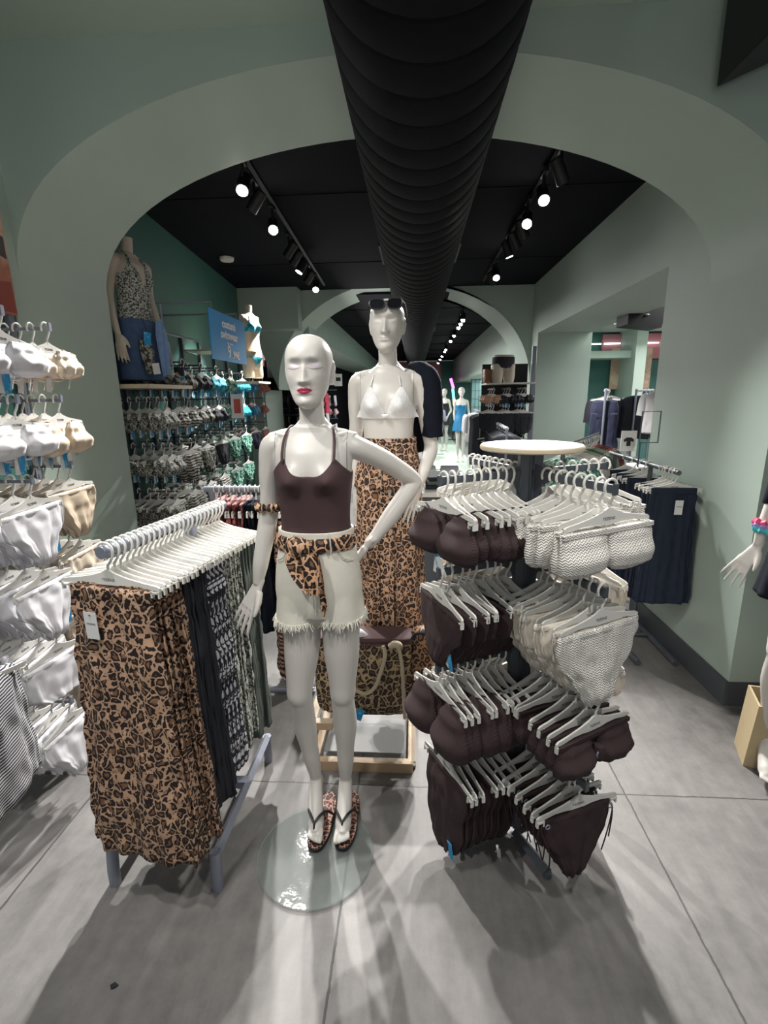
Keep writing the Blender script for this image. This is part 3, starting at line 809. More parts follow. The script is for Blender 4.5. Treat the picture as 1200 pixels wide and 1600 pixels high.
# flip flops
def flipflop(cx_, rot, parent, fx=0, tag='flip_flop'):
    t = bpy.data.objects.new(tag, None); COL.objects.link(t); t.parent = parent; t.location = (cx_[0], cx_[1], 0); t.rotation_euler = (0, 0, rot)
    ol = []
    for i in range(36):
        a = 2*PI*i/36; yy = .132*math.sin(a); k = (yy/.132)
        wv = .042*(1-.10*k+.0*k) * (abs(math.cos(a))**.75 if abs(math.cos(a)) > 1e-6 else 0)*(1-.14*math.exp(-((k-.1)/.35)**2))
        ol.append((math.copysign(wv, math.cos(a)), yy-.0))
    m = MB(); m.prism(ol, .0, .016, 'z'); m.build('sole', BLACKR, t, bevel=.003)
    m = MB(); m.prism([(x*.97, y*.985) for x, y in ol], .016, .0195, 'z'); m.build('footbed', LEOS, t)
    m = MB(); m.tube([(fx+.004, -.094, .018), (fx+.004, -.093, .052), (fx+.002, -.078, .076)], .0036, 8)
    for sx in (-1, 1): m.tube([(fx+.002, -.080, .075), (fx+sx*.018, -.055, .0865), (fx+sx*.034, -.020, .074), (sx*.038, .022, .018)], [.004, .005, .005, .004], 8, smooth=5)
    m.build('strap', BLACKR, t); return t
flipflop((-.024, -.005), -.08, M1, fx=-.013); flipflop((.070, .004), -.05, M1, fx=-.008)
# glass base
m = MB(); m.lathe([(0, -.012), (.204, -.012), (.207, -.009), (.207, -.003), (.204, 0), (0, 0)], (0, 0, 0), 96)
gb = m.build('glass_base', GLASS, M1); gb.location = (-.030, -.130, 0)
m = MB(); m.tube([(-.058, .085, .0), (-.058, .085, .20), (-.062, .06, .26)], .005, 8); m.build('support_rod', GREYM, M1)

# --- second mannequin on the plinth
M2 = empty('mannequin', (-.113, 2.13, .255), math.radians(-4), 'tall bald mannequin behind, with sunglasses on head, white bikini top and long leopard trousers', 'mannequin')
M2.scale = (.985, .985, .975)
armR2 = dict(pts=[(-.105, .006, 1.440), (-.134, .010, 1.432), (-.146, .03, 1.35), (-.150, .05, 1.25), (-.158, .05, 1.17), (-.150, .03, 1.06), (-.148, .0, .97)],
             r=[.037, .037, .034, .031, .0315, .027, .0175], hand=dict(wrist=(-.148, -.002, .955), d=(.0, -.15, -.98), side=(.5, -.8, 0), nrm=(.9, .2, 0), curl=.15, splay=.08))
armL2 = dict(pts=[(.105, .006, 1.440), (.134, .008, 1.432), (.150, .02, 1.35), (.166, .04, 1.25), (.184, .045, 1.17), (.182, .02, 1.13), (.162, -.035, 1.07), (.145, -.075, 1.01)],
             r=[.037, .037, .034, .031, .031, .031, .027, .0175], hand=dict(wrist=(.143, -.08, 1.0), d=(-.35, -.35, -.8), side=(-.6, -.7, .1), nrm=(.3, -.3, .2), curl=.10, splay=.12))
b2 = body('body', [armR2, armL2], M2, legspec=[leg(-1), leg(1)], voxel=.0036)
b2['makeup'] = 0.0
# bikini top (triangles following the bust)
def cup_on_body(sx, mat, parent, w=.070, zt=1.415, zb=1.288):
    m = MB(); n = 16; k = 18; vs = []
    def pt(i, j, off):
        t = i/k; z = zt+(zb-zt)*t; half = w*(.06+.94*t**.85)
        xc = .064; x = xc+(j/n*2-1)*half*(1 if True else 1)
        x = max(.006, x); x *= sx
        # find the trunk surface in front at (x, z)
        a, f, b = interp(TORSO, z)
        c = min(.985, abs(x)/a); c = math.copysign(c**1.12, x); th = -math.acos(c)
        p = torso_pt(th, z, 0); e = math.sin(PI*min(1, max(0, j/n)))
        return Vector((x, p.y-off-.006*e*math.sin(PI*min(1, t*1.02)), z))
    for off in (.0045, .0005):
        vs += [pt(i, j, off) for i in range(k+1) for j in range(n+1)]
    N = (k+1)*(n+1); fs = []
    for i in range(k):
        for j in range(n):
            q = (i*(n+1)+j, i*(n+1)+j+1, (i+1)*(n+1)+j+1, (i+1)*(n+1)+j); fs += [q, tuple(N+t for t in reversed(q))]
    rim = [j for j in range(n+1)]+[i*(n+1)+n for i in range(1, k+1)]+[k*(n+1)+j for j in range(n-1, -1, -1)]+[i*(n+1) for i in range(k-1, 0, -1)]
    for i in range(len(rim)):
        a, b = rim[i], rim[(i+1) % len(rim)]; fs.append((a, b, N+b, N+a))
    m.add(vs, fs); return m.build('cup', mat, parent)
bt = bpy.data.objects.new('triangle_bikini', None); COL.objects.link(bt); bt.parent = M2
IVORYZ = ribbed('white_zigzag', (.88, .88, .88), 1000, zig=True, strength=.6)
for sx in (-1, 1):
    cup_on_body(sx, IVORYZ, bt)
    m = MB(); m.tube([(sx*.062, -.076, 1.418), (sx*.056, -.054, 1.45), (sx*.044, -.020, 1.480), (sx*.036, .012, 1.515), (sx*.03, .05, 1.51)], .0028, 6, smooth=6); m.build('strap', IVORYZ, bt)
m = MB(); m.rings([[torso_pt(2*PI*j/64, z, o_) for j in range(64)] for z, o_ in ((1.284, .001), (1.285, .004), (1.294, .004), (1.295, .001))]); m.build('band', IVORYZ, bt)
m = MB(); m.tube([(-.014, -.098, 1.300), (0, -.104, 1.296), (.014, -.098, 1.300)], [.004, .008, .004], 10, smooth=4); m.build('bow', IVORYZ, bt)
# wide leopard trousers
tr = bpy.data.objects.new('trousers', None); COL.objects.link(tr); tr.parent = M2
def wave_tube(m, cx0, cy0, secs, nw, amp, n=96, ph=0):
    rs = []
    for (z, rx, ry, cxx, am) in secs:
        r = []
        for j in range(n):
            a = 2*PI*j/n; w_ = am*(math.sin(a*nw+ph+z*1.6)+.5*math.sin(a*(nw*2+1)+ph*2+z*3))
            r.append((cx0+cxx+(rx+w_)*math.cos(a), cy0+(ry+w_)*math.sin(a), z))
        rs.append(r)
    m.rings(rs)
for sx in (-1, 1):
    m = MB(); secs = []
    for i in range(40):
        k = i/39; z = 1.00-.93*k; secs.append((z, .080+.012*k, .112+.006*k, sx*(.066+.016*k), .0015+.006*k))
    wave_tube(m, 0, .012, secs, 7, .005, ph=sx); m.build('trouser_leg', LEO, tr, auto=False)
m = MB(); secs = []
for i in range(20):
    k = i/19; z = 1.195-.21*k; r = []
    secs.append([torso_pt(2*PI*j/96, z, .008+.012*k+.0035*math.sin(j*2*PI/96*26)*(1-k)) for j in range(96)])
m.rings(secs); m.build('hip_panel', LEO, tr, auto=False)
m = MB()
for zz in (1.192, 1.176): m.rings([[torso_pt(2*PI*j/120, zz+dz, .012+.002*math.sin(j*1.9)+o_) for j in range(120)] for dz, o_ in ((-.008, -.004), (-.006, .002), (.006, .002), (.008, -.004))])
m.build('waistband', LEO, tr)
m = MB(); drape(m, [(-.034, 1.02), (-.030, .8), (-.03, .5), (-.03, .2)], [(.034, 1.02), (.034, .8), (.030, .5), (.028, .2)], -.090, .004, 2); m.build('front_panel', LEO, tr)
# cardigan over one shoulder
m = MB()
m.tube([(.090, .04, 1.500), (.150, .015, 1.478), (.178, .010, 1.43), (.186, .022, 1.35), (.190, .036, 1.26), (.190, .044, 1.205)], [.020, .040, .047, .048, .047, .045], 40, smooth=8)
cg = m.build('cardigan_sleeve', NAVY2, M2, auto=False)
dd = cg.modifiers.new('d', 'DISPLACE'); tx = bpy.data.textures.new('folds', 'CLOUDS'); tx.noise_scale = .05; dd.texture = tx; dd.strength = .014; dd.mid_level = .5
m = MB(); drape(m, [(.10, 1.50), (.105, 1.40), (.10, 1.25), (.12, 1.12)], [(.17, 1.49), (.20, 1.38), (.21, 1.25), (.20, 1.14)], .085, .012, 3); m.build('cardigan_back', NAVY2, M2)
# sunglasses pushed up on the head
sg = empty('sunglasses', (0, 0, 0), 0, 'black sunglasses pushed up on the forehead of the rear mannequin', 'sunglasses')
sg.location = (-.112, 2.044, 1.945); sg.rotation_euler = (math.radians(-22), 0, math.radians(-4))
for sx in (-1, 1):
    ol = []
    for i in range(28):
        a = 2*PI*i/28; c, s_ = math.cos(a), math.sin(a)
        ol.append((sx*.034+.029*math.copysign(abs(c)**.7, c), .003+.0225*math.copysign(abs(s_)**.75, s_)+(.003*sx*c if s_ > 0 else 0)))
    m = MB(); m.tube([(x, 0, z) for x, z in ol], .0032, 8, closed=True); m.build('frame', BLACKM, sg)
    m = MB(); m.prism([(x, z) for x, z in ol], -.001, .001); m.build('lens', LENS, sg)
    m = MB(); m.tube([(sx*.064, .002, .014), (sx*.072, .03, .010), (sx*.074, .09, .0), (sx*.068, .13, -.025)], .003, 6, smooth=5); m.build('temple', BLACKM, sg)
m = MB(); m.tube([(-.007, 0, .008), (0, -.002, .011), (.007, 0, .008)], .0035, 8, smooth=4); m.build('bridge', BLACKM, sg)

# --- third mannequin, cut by the right edge
M3 = empty('mannequin', (1.545, 1.86, .012), math.radians(-28), 'mannequin in black dress cut off by the right edge of the photo, hand held out', 'mannequin')
armR3 = dict(pts=[(-.105, .006, 1.440), (-.134, .006, 1.432), (-.160, .012, 1.36), (-.166, .01, 1.26), (-.176, -.002, 1.17), (-.196, -.02, 1.08), (-.212, -.035, 1.0)],
             r=[.037, .037, .034, .031, .0315, .027, .0175], hand=dict(wrist=(-.214, -.037, .99), d=(-.45, -.22, -.80), side=(.8, -.5, -.3), nrm=(-.2, -.9, .1), curl=-.1, splay=.14))
b3 = body('body', [armR3, dict(pts=[(.105, .006, 1.440), (.134, .008, 1.432), (.166, .02, 1.35), (.176, .04, 1.2), (.19, .02, 1.0)], r=[.04, .04, .035, .031, .018])], M3, legspec=[leg(-1, kx=.080), leg(1)], voxel=.005)
b3['makeup'] = 0.0
def dress(name, mat, parent, z0, z1, off=.006, flare=.05):
    m = MB(); rs = []
    for i in range(40):
        k = i/39; z = z1+(z0-z1)*k; zz = max(z, .93)
        r = []
        for j in range(96):
            th = 2*PI*j/96; e = off+flare*max(0, (1.12-z))/.3+.004*math.sin(th*11)*max(0, 1.15-z)*3
            p = torso_pt(th, zz, e); p.z = z; r.append(p)
        rs.append(r)
    m.rings(rs); return m.build(name, mat, parent, auto=False)
dress('worn_dress', NAVY2, M3, .80, 1.36)
m = MB(); m.tube([(-.168, .01, 1.20), (-.172, .005, 1.165)], [.046, .043], 20); s3 = m.build('sleeve', NAVY2, M3)
s3.parent = M3
m = MB(); m.rings([[(-.166+r_*math.cos(a), .008+r_*math.sin(a), z_) for a in [2*PI*j/28 for j in range(28)]] for z_, r_ in ((1.30, .040), (1.22, .044), (1.165, .050), (1.16, .046))]); s3.data = m.mesh('sleeve', NAVY2)
for kk, (nm_, mt_) in enumerate((('pink_scrunchie_part', plain('pink_fabric', (.75, .10, .22), .6)), ('lilac', plain('lilac_fabric', (.35, .25, .60), .6)), ('aqua', plain('aqua_fabric', (.05, .45, .50), .6)))):
    o = scrunchie('scrunchie', (-.198, -.020, 1.075-.0*kk), .030, .010, mt_, M3, axis=(.2, .1, 1), seed=kk)
    o.location = (0, -.004*kk, -.013*kk+.01)
# paper bag by its feet
pb = empty('paper_bag', (1.575, 1.97, 0), math.radians(-20), 'kraft paper bag standing on the floor at the right edge of the photo', 'paper bag'); pb.scale = (1.15, 1.15, 1.12)
m = MB(); m.add([(-.10, -.07, 0), (.12, -.07, 0), (.12, .07, 0), (-.10, .07, 0), (-.085, -.075, .27), (.135, -.075, .29), (.135, .075, .29), (-.085, .075, .27), (-.078, -.068, .27), (.128, -.068, .29), (.128, .068, .29), (-.078, .068, .27), (-.09, -.06, .01), (.11, -.06, .01), (.11, .06, .01), (-.09, .06, .01)],
      [(3, 2, 1, 0), (0, 1, 5, 4), (1, 2, 6, 5), (2, 3, 7, 6), (3, 0, 4, 7), (4, 5, 9, 8), (5, 6, 10, 9), (6, 7, 11, 10), (7, 4, 8, 11), (8, 9, 13, 12), (9, 10, 14, 13), (10, 11, 15, 14), (11, 8, 12, 15), (12, 13, 14, 15)])
m.build('bag_body', PAPER, pb, smooth=False)
m = MB(); drape(m, [(.01, .10), (.02, .05), (.015, .01)], [(.11, .15), (.115, .08), (.11, .01)], -.078, .003, 3); m.build('printed_corner', twotone('blue_print', (.02, .05, .35), (.15, .25, .6), 40, .5), pb)

# ------------------------------------------------------------------ plinth, bags
pl = empty('display_plinth', (-.225, 2.06, 0), 0, 'low oak framed display plinth with glass sides and top under the rear mannequin', 'plinth')
m = MB()
for sx in (-1,):
    for sy in (-1, 1): m.box((sx*.215, sy*.225, .12), (.035, .035, .24))
    m.box((sx*.215, 0, .018), (.035, .42, .036)); m.box((sx*.215, 0, .222), (.035, .42, .036))
for sy in (-1, 1): m.box((0, sy*.225, .024), (.44, .035, .048))
m.box((-.17, -.225, .222), (.09, .035, .036)); m.box((.215, 0, .018), (.035, .42, .036))
m.build('wood_frame', WOOD, pl, smooth=False, bevel=.002)
for sy in (-1, 1): 
    m = MB(); m.box((.222, sy*.232, .14), (.018, .018, .20)); m.build('clear_post', CLEARP, pl, smooth=False)
for sy in (-1, 1):
    m = MB(); m.box((.01, sy*.226, .14), (.40, .006, .18)); m.build('glass_panel', CLEARG, pl, smooth=False)
m = MB(); m.box((0, 0, .248), (.475, .50, .012)); m.build('top_panel', CLEARG, pl, smooth=False, bevel=.001)
m = MB(); m.box((.0, -.0, .05), (.36, .36, .003)); m.build('bottom_sheet', plain('grey_sheet', (.22, .22, .22), .6), pl, smooth=False)
def soft_box(m, c, d, rz=0, amp=.01, nu=24, nz=16, taper=.0, top_sag=0):
    rs = []
    R = Matrix.Rotation(rz, 3, 'Z')
    for i in range(nz+1):
        k = i/nz; z = d[2]*k; e = 1-.10*(abs(2*k-1)**6)
        r = []
        for j in range(nu*4):
            a = 2*PI*j/(nu*4); c_, s_ = math.cos(a), math.sin(a)
            x = d[0]/2*(1-taper*k)*math.copysign(abs(c_)**.45, c_)*e; y = d[1]/2*(1-taper*k)*math.copysign(abs(s_)**.45, s_)*e
            w_ = amp*mnoise.noise(Vector((c_*3, s_*3, k*4+d[0]*10)))
            zz = z-(top_sag*(1-abs(x)/(d[0]/2)) if k > .9 else 0)
            r.append(Vector(c)+R @ Vector((x+w_*c_, y+w_*s_, zz)))
        rs.append(r)
    m.rings(rs)
tb = empty('tote_bag', (-.215, 1.925, .2545), 0, 'large khaki leopard print tote bag with rope handle standing on the plinth', 'bag')
m = MB(); soft_box(m, (0, 0, 0), (.43, .13, .34), amp=.014); m.build('bag_body', LEOB, tb, auto=False)
m = MB(); soft_box(m, (0, 0, .325), (.425, .128, .035), amp=.008); m.build('top_band', BROWNT, tb, auto=False)
m = MB(); m.tube([(.085, -.072, .335), (.095, -.080, .30), (.075, -.085, .22), (.045, -.088, .145), (.0, -.088, .120), (-.05, -.085, .15)], .0085, 10, smooth=8)
m.build('rope_handle', ROPE, tb)
m = MB(); m.tube([(.150, -.07, .330), (.165, -.08, .24), (.170, -.08, .10), (.175, -.08, .0)], .0075, 8, smooth=6); m.build('rope_handle', ROPE, tb)
m = MB(); m.tube([(.115, -.075, .335), (.135, -.085, .350), (.155, -.078, .340), (.14, -.085, .33)], [.012, .015, .013, .010], 10, smooth=5); m.build('rope_knot', ROPE, tb)
m = MB(); m.box((-.02, -.085, .015), (.032, .002, .055), ry=.35); m.build('price_tag', TAGB, tb, smooth=False)
m = MB(); m.tube([(-.03, -.02, .335), (-.02, -.03, .365), (.01, -.03, .35)], [.02, .024, .015], 10, smooth=4); m.build('white_tissue', WHITEF, tb)
hb = empty('shoulder_bag', (.035, 1.93, .26), 0, 'rounded dark leopard print bag standing right of the rope handled tote', 'bag')
m = MB(); rs = []
for i in range(20):
    k = i/19; a = PI*k
    rs.append([(.075*math.sin(a)**.6*math.cos(b)*(1+.05*math.sin(b*3)) if k not in (0, 1) else 0, .06*math.sin(a)**.6*math.sin(b) if k not in (0, 1) else 0, .19-.19*math.cos(a)) for b in [2*PI*j/32 for j in range(32)]])
m.rings(rs); m.build('bag_body', leopard('dark_leopard_print', 34, base=(.36, .20, .10)), hb, auto=False)
m = MB(); m.tube([(-.05, -.035, .33), (-.03, -.05, .37), (.02, -.05, .375), (.055, -.03, .34)], .006, 8, smooth=5); m.build('bag_handle', BLACKF, hb)
# ------------------------------------------------------------------ HANGERS AND GARMENTS (prototypes, copied below)
class Proto:
    def __init__(s, root, kids=()): s.root = root; s.kids = list(kids)
    def put(s, loc, rz, label, cat, group, parts=True, sc=1, tilt=0):
        r = s.root.copy(); COL.objects.link(r); r.location = loc; r.rotation_euler = (0, tilt, rz); r.scale = (sc, sc, sc)
        setp(r, label, cat, group)
        if parts:
            for k in s.kids:
                c = k.copy(); COL.objects.link(c); c.parent = r
        return r
def ub(m, name, mat, **k): return m.build(name, mat, link=False, **k)
def hanger_proto(hr=.021, hw=.148, print_=True, clips=True, simple=False):
    m = MB(); n = 5 if simple else 8
    arc = [(hr*math.cos(a), 0, hr*math.sin(a)) for a in [math.radians(-35+(215)*i/12) for i in range(13)]]
    arc = [(-x, y, z) for x, y, z in arc]
    pts = arc[:]
    # arc ends on the right side, come back to the middle
    e = pts[-1]
    pts += [(hr*.93, 0, -.012), (hr*.55, 0, -.028), (.002, 0, -.042), (0, 0, -.062)]
    m.tube(pts, .0036, n)
    s = hw/.148
    ol = [(.007, -.054), (.020, -.062), (.055*s, -.074), (.105*s, -.084), (.140*s, -.089), (.148*s, -.094), (.148*s, -.101), (.125*s, -.101), (.085*s, -.094), (.05*s, -.0945), (.025, -.098)]
    ol = ol+[(-x, z) for x, z in reversed(ol)]
    m.prism(ol, -.0027, .0027)
    if clips:
        for sx in (-1, 1):
            m.box((sx*.134*s, 0, -.108), (.024, .010, .005)); m.box((sx*.124*s, 0, -.113), (.005, .010, .020)); m.box((sx*.145*s, 0, -.113), (.005, .010, .020))
    root = ub(m, 'clothes_hanger', WHITEP)
    kids = []
    if print_:
        kids.append(text('brand_print', 'TEZENIS', .0115, PRINT, (0, -.0029, -.083), (PI/2, 0, 0), ext=.0002, link=False))
    return Proto(root, kids)
HG = hanger_proto(); HGR = hanger_proto(.0245, .162)
class StuffProto:
    def __init__(s, me): s.me = me; s.mats = []
    def put(s, loc, rz, label, cat, group, parts=True, sc=1, tilt=0): s.mats.append(Matrix.Translation(Vector(loc)) @ Matrix.Rotation(rz, 4, 'Z') @ Matrix.Rotation(tilt, 4, 'Y'))
    def finish(s, name, label, cat):
        co = np.empty(len(s.me.vertices)*3); s.me.vertices.foreach_get('co', co); co = co.reshape(-1, 3)
        m = MB(); fs = [tuple(p.vertices) for p in s.me.polygons]
        for M_ in s.mats:
            A_ = np.array(M_); m.add((co @ A_[:3, :3].T+A_[:3, 3]).tolist(), fs)
        setp(m.build(name, WHITEP), label, cat, None, 'stuff')
HGS = StuffProto(hanger_proto(.018, .14, False, False, True).root.data)
HGN = hanger_proto(.022, .16, True, False)
def gtube(m, secs, n=64, fold=0, nf=7, ph=0, p=.8, front=1.0, seed=0):
    rs = []
    for i, (z, hw, d, cx_, cy_) in enumerate(secs):
        r = []; k = i/max(1, len(secs)-1)
        for j in range(n):
            a = 2*PI*j/n; c, s = math.cos(a), math.sin(a)
            x = hw*math.copysign(abs(c)**p, c)
            y = d*math.copysign(abs(s)**.9, s)*(front if s < 0 else 1)
            f = fold*(math.sin(nf*a+ph+k*1.3)+.6*math.sin((nf*2+3)*a+ph*2+k*2))*(.25+.75*k)
            f += fold*1.5*mnoise.noise(Vector((x*25+seed, s, z*18)))
            r.append((cx_+x+f*c*.5, cy_+y+f*(1 if s > 0 else -1), z))
        rs.append(r)
    m.rings(rs); return m
def dense(tab, n):
    out = []
    for i in range(n):
        t = tab[0][0]+(tab[-1][0]-tab[0][0])*i/(n-1)
        # tab rows keyed by z decreasing
        for a, b in zip(tab, tab[1:]):
            if a[0] >= t >= b[0]:
                k = (t-a[0])/(b[0]-a[0]); k = k*k*(3-2*k); out.append((t,)+tuple(a[q]+(b[q]-a[q])*k for q in range(1, 5))); break
        else: out.append((t,)+tuple(tab[-1][1:]))
    return out
def tags(kids, x, y, z, blue=True, n=2, hs=1.0):
    for i in range(n):
        m = MB(); mt = TAGB if (blue and i == 1) else TAGW
        m.box((x+.018*i, y-.004*i, z-.035*hs), (.026, .0016, .062*hs), rx=.1*i, ry=.15-.25*i)
        m.tube([(x+.018*i, y-.004*i, z-.005), (x, y+.004, z+.03)], .0008, 4)
        kids.append(ub(m, 'price_tag', mt, smooth=False))
def skirt(mat, L=.87, hw0=.132, hw1=.185, d1=.034, seed=0, tag=False, nf=7, top=-.108):
    m = MB(); secs = dense([(top, hw0, .010, 0, 0), (top-.06, hw0+.002, .012, 0, 0), (top-.3, hw0+(hw1-hw0)*.40, .018, 0, 0), (top-L, hw1, d1, 0, 0)], 46)
    gtube(m, secs, 120, .0060, nf, seed, .85, seed=seed)
    o = ub(m, 'skirt', mat, auto=False); kids = []
    m = MB(); gtube(m, [(top+.004, hw0+.001, .011, 0, 0), (top-.004, hw0+.003, .013, 0, 0), (top-.028, hw0+.003, .0135, 0, 0), (top-.032, hw0+.001, .011, 0, 0)], 90, .0012, 22, seed); kids.append(ub(m, 'waistband', mat, auto=False))
    if tag:
        m = MB(); m.box((-.055, -.0265, top-.105), (.042, .0014, .082), rx=.03); kids.append(ub(m, 'swing_tag', TAGW, smooth=False))
        kids.append(text('tag_print', 'TEZENIS', .0078, PRINT, (-.055, -.0276, top-.100), (PI/2+.03, 0, 0), ext=.0002, link=False))
        m = MB(); m.tube([(-.055, -.0276, top-.072), (-.055, -.0280, top-.073)], .004, 10); kids.append(ub(m, 'tag_hole', PRINT))
    return Proto(o, kids)
def cup(mat, cx_, w=.078, zt=-.100, zb=-.225, depth=.048, tri=.5, rot=0, seed=0, fold=0.0):
    m = MB(); H_ = zb-zt
    tab = [(zt, w*tri, .006, cx_, 0), (zt+H_*.25, w*(.55+.45*tri), depth*.45, cx_, -.004), (zt+H_*.60, w, depth*.95, cx_, -.006), (zt+H_*.82, w*.93, depth*.80, cx_, -.005), (zt+H_*.95, w*.66, depth*.35, cx_, 0), (zb, w*.25, .004, cx_, 0)]
    gtube(m, dense(tab, 22), 40, fold, 9, seed, .9, 1.0, seed)
    # flatten the back
    m.v = [(x, (y if y < .004 else .004+(y-.004)*.12), z) for x, y, z in m.v]
    return ub(m, 'cup', mat, auto=False)
def bra(mat, w=.076, zt=-.100, zb=-.225, depth=.048, tri=.35, tagn=2, seed=0, fold=.0, ring=False, lining=None, gap=.0, straps=True, blue=True):
    m = MB()
    m.tube([(-.135, .006, -.118), (-.07, .012, -.20), (0, .010, -.205), (.07, .012, -.20), (.135, .006, -.118)], .004, 6, flat=1, smooth=5)
    if straps:
        for sx in (-1, 1):
            m.tube([(sx*.07, -.006, zt+.004), (sx*.10, 0, -.085), (sx*.125, .004, -.11), (sx*.12, .012, -.17), (sx*.10, .016, -.24)], .0025, 6, smooth=4)
    else:
        m.box((0, -.004, zt-.004), (2*w*1.9, .016, .012))
    root = ub(m, 'hanging_bra', mat); kids = [cup(mat, sx*(w+gap), w, zt, zb, depth, tri, seed=seed+sx, fold=fold) for sx in (-1, 1)]
    if ring:
        m = MB(); m.tube([(.013*math.cos(a), -.028, (zt+zb)/2+.013*math.sin(a)) for a in [2*PI*i/20 for i in range(20)]], .003, 8, closed=True); kids.append(ub(m, 'ring', GREYM))
        m = MB(); gtube(m, [((zt+zb)/2+.022, .010, .014, 0, -.02), ((zt+zb)/2, .014, .022, 0, -.02), ((zt+zb)/2-.022, .010, .014, 0, -.02)], 20); kids.append(ub(m, 'knot', mat))
    if tagn: tags(kids, -.03, -.004, zb+.012, blue, tagn)
    return Proto(root, kids)
def brief(mat, hw=.134, L=.20, seed=0, fold=.002, ties=False, lining=None, tagn=1, zt=-.106, hip=.35, blue=True, name='bikini_brief'):
    m = MB(); tab = [(zt, hw, .007, 0, 0), (zt-L*.16, hw+.004, .011, 0, 0), (zt-L*hip, hw-.008, .014, 0, 0), (zt-L*(hip+.25), hw*.62, .018, 0, -.002), (zt-L*.85, hw*.38, .020, 0, -.004), (zt-L, hw*.24, .010, 0, -.004)]
    gtube(m, dense(tab, 30), 72, fold, 8, seed, .85, 1.3, seed)
    root = ub(m, name, mat, auto=False); kids = []
    m = MB(); gtube(m, [(zt+.004, hw-.002, .006, 0, 0), (zt+.001, hw+.002, .009, 0, 0), (zt-.012, hw+.004, .0105, 0, 0), (zt-.015, hw, .008, 0, 0)], 72, .0008, 15, seed); kids.append(ub(m, 'waistband', mat, auto=False))
    if ties:
        for sx in (-1, 1):
            m = MB(); m.tube([(sx*hw, 0, zt), (sx*(hw+.012), -.006, zt-.03), (sx*(hw-.012), -.018, zt-.10), (sx*(hw-.02), -.012, zt-.17)], .0022, 6, smooth=5)
            m.tube([(sx*hw, 0, zt), (sx*(hw+.02), .0, zt-.05), (sx*(hw+.005), -.01, zt-.13)], .0022, 6, smooth=5)
            kids.append(ub(m, 'tie', mat))
            m = MB(); m.tube([(sx*(hw-.004)+.007*math.cos(a), -.012, zt-.012+.007*math.sin(a)) for a in [2*PI*i/14 for i in range(14)]], .0018, 6, closed=True); kids.append(ub(m, 'ring', GREYM))
    if tagn: tags(kids, hw*.45, .0, zt-L*.62, blue, tagn, .9)
    return Proto(root, kids)
def onepiece(mat, seed=0):
    m = MB(); tab = [(-.10, .115, .006, 0, 0), (-.16, .12, .022, 0, 0), (-.24, .10, .024, 0, 0), (-.30, .105, .022, 0, 0), (-.36, .085, .022, 0, 0), (-.42, .03, .010, 0, 0)]
    gtube(m, dense(tab, 34), 72, .004, 7, seed, .85, 1.1, seed)
    root = ub(m, 'one_piece', mat, auto=False); kids = []
    m = MB(); gtube(m, [(-.098, .112, .006, 0, 0), (-.102, .118, .009, 0, 0), (-.114, .120, .010, 0, 0), (-.118, .116, .007, 0, 0)], 60); kids.append(ub(m, 'neckline', mat, auto=False))
    tags(kids, .05, -.02, -.32, True, 2); return Proto(root, kids)
def top_garment(mat, L=.5, hw=.17, name='shirt', sleeve=.12, seed=0):
    m = MB(); tab = [(-.058, .045, .010, 0, 0), (-.085, .13, .018, 0, 0), (-.12, hw, .022, 0, 0), (-.2, hw*.93, .026, 0, 0), (-L, hw*1.02, .032, 0, 0)]
    gtube(m, dense(tab, 30), 80, .004, 6, seed, .8, 1, seed); root = ub(m, name, mat, auto=False); kids = []
    if sleeve:
        for sx in (-1, 1):
            m = MB(); m.tube([(sx*(hw-.03), 0, -.11), (sx*(hw+.015), 0, -.16), (sx*(hw+.03), 0, -.12-sleeve)], [.030, .040, .042], 16, flat=.5, smooth=5); kids.append(ub(m, 'sleeve', mat))
    return Proto(root, kids)
def trousers_garment(mat, L=.75, seed=0):
    m = MB(); gtube(m, dense([(-.10, .11, .014, 0, 0), (-.2, .13, .022, 0, 0), (-.28, .13, .02, 0, 0)], 10), 50, .002, 5, seed); root = ub(m, 'trousers', mat, auto=False); kids = []
    for sx in (-1, 1):
        m = MB(); gtube(m, dense([(-.22, .066, .02, sx*.062, 0), (-.5, .062, .022, sx*.07, 0), (-L, .075, .024, sx*.08, 0)], 18), 40, .004, 4, seed+sx, seed=seed); kids.append(ub(m, 'trouser_leg', mat, auto=False))
    return Proto(root, kids)
def rzof(o): return math.atan2(o[1], o[0])+PI/2
ORD = ['frontmost']+ords[1:]
NTH = ['front', 'second', 'third', 'fourth', 'fifth', 'sixth', 'seventh', 'eighth', 'ninth', 'tenth', 'eleventh', 'twelfth', 'thirteenth', 'fourteenth', 'fifteenth', 'sixteenth', 'seventeenth', 'eighteenth', 'nineteenth', 'twentieth', 'twenty-first', 'twenty-second', 'twenty-third', 'twenty-fourth']
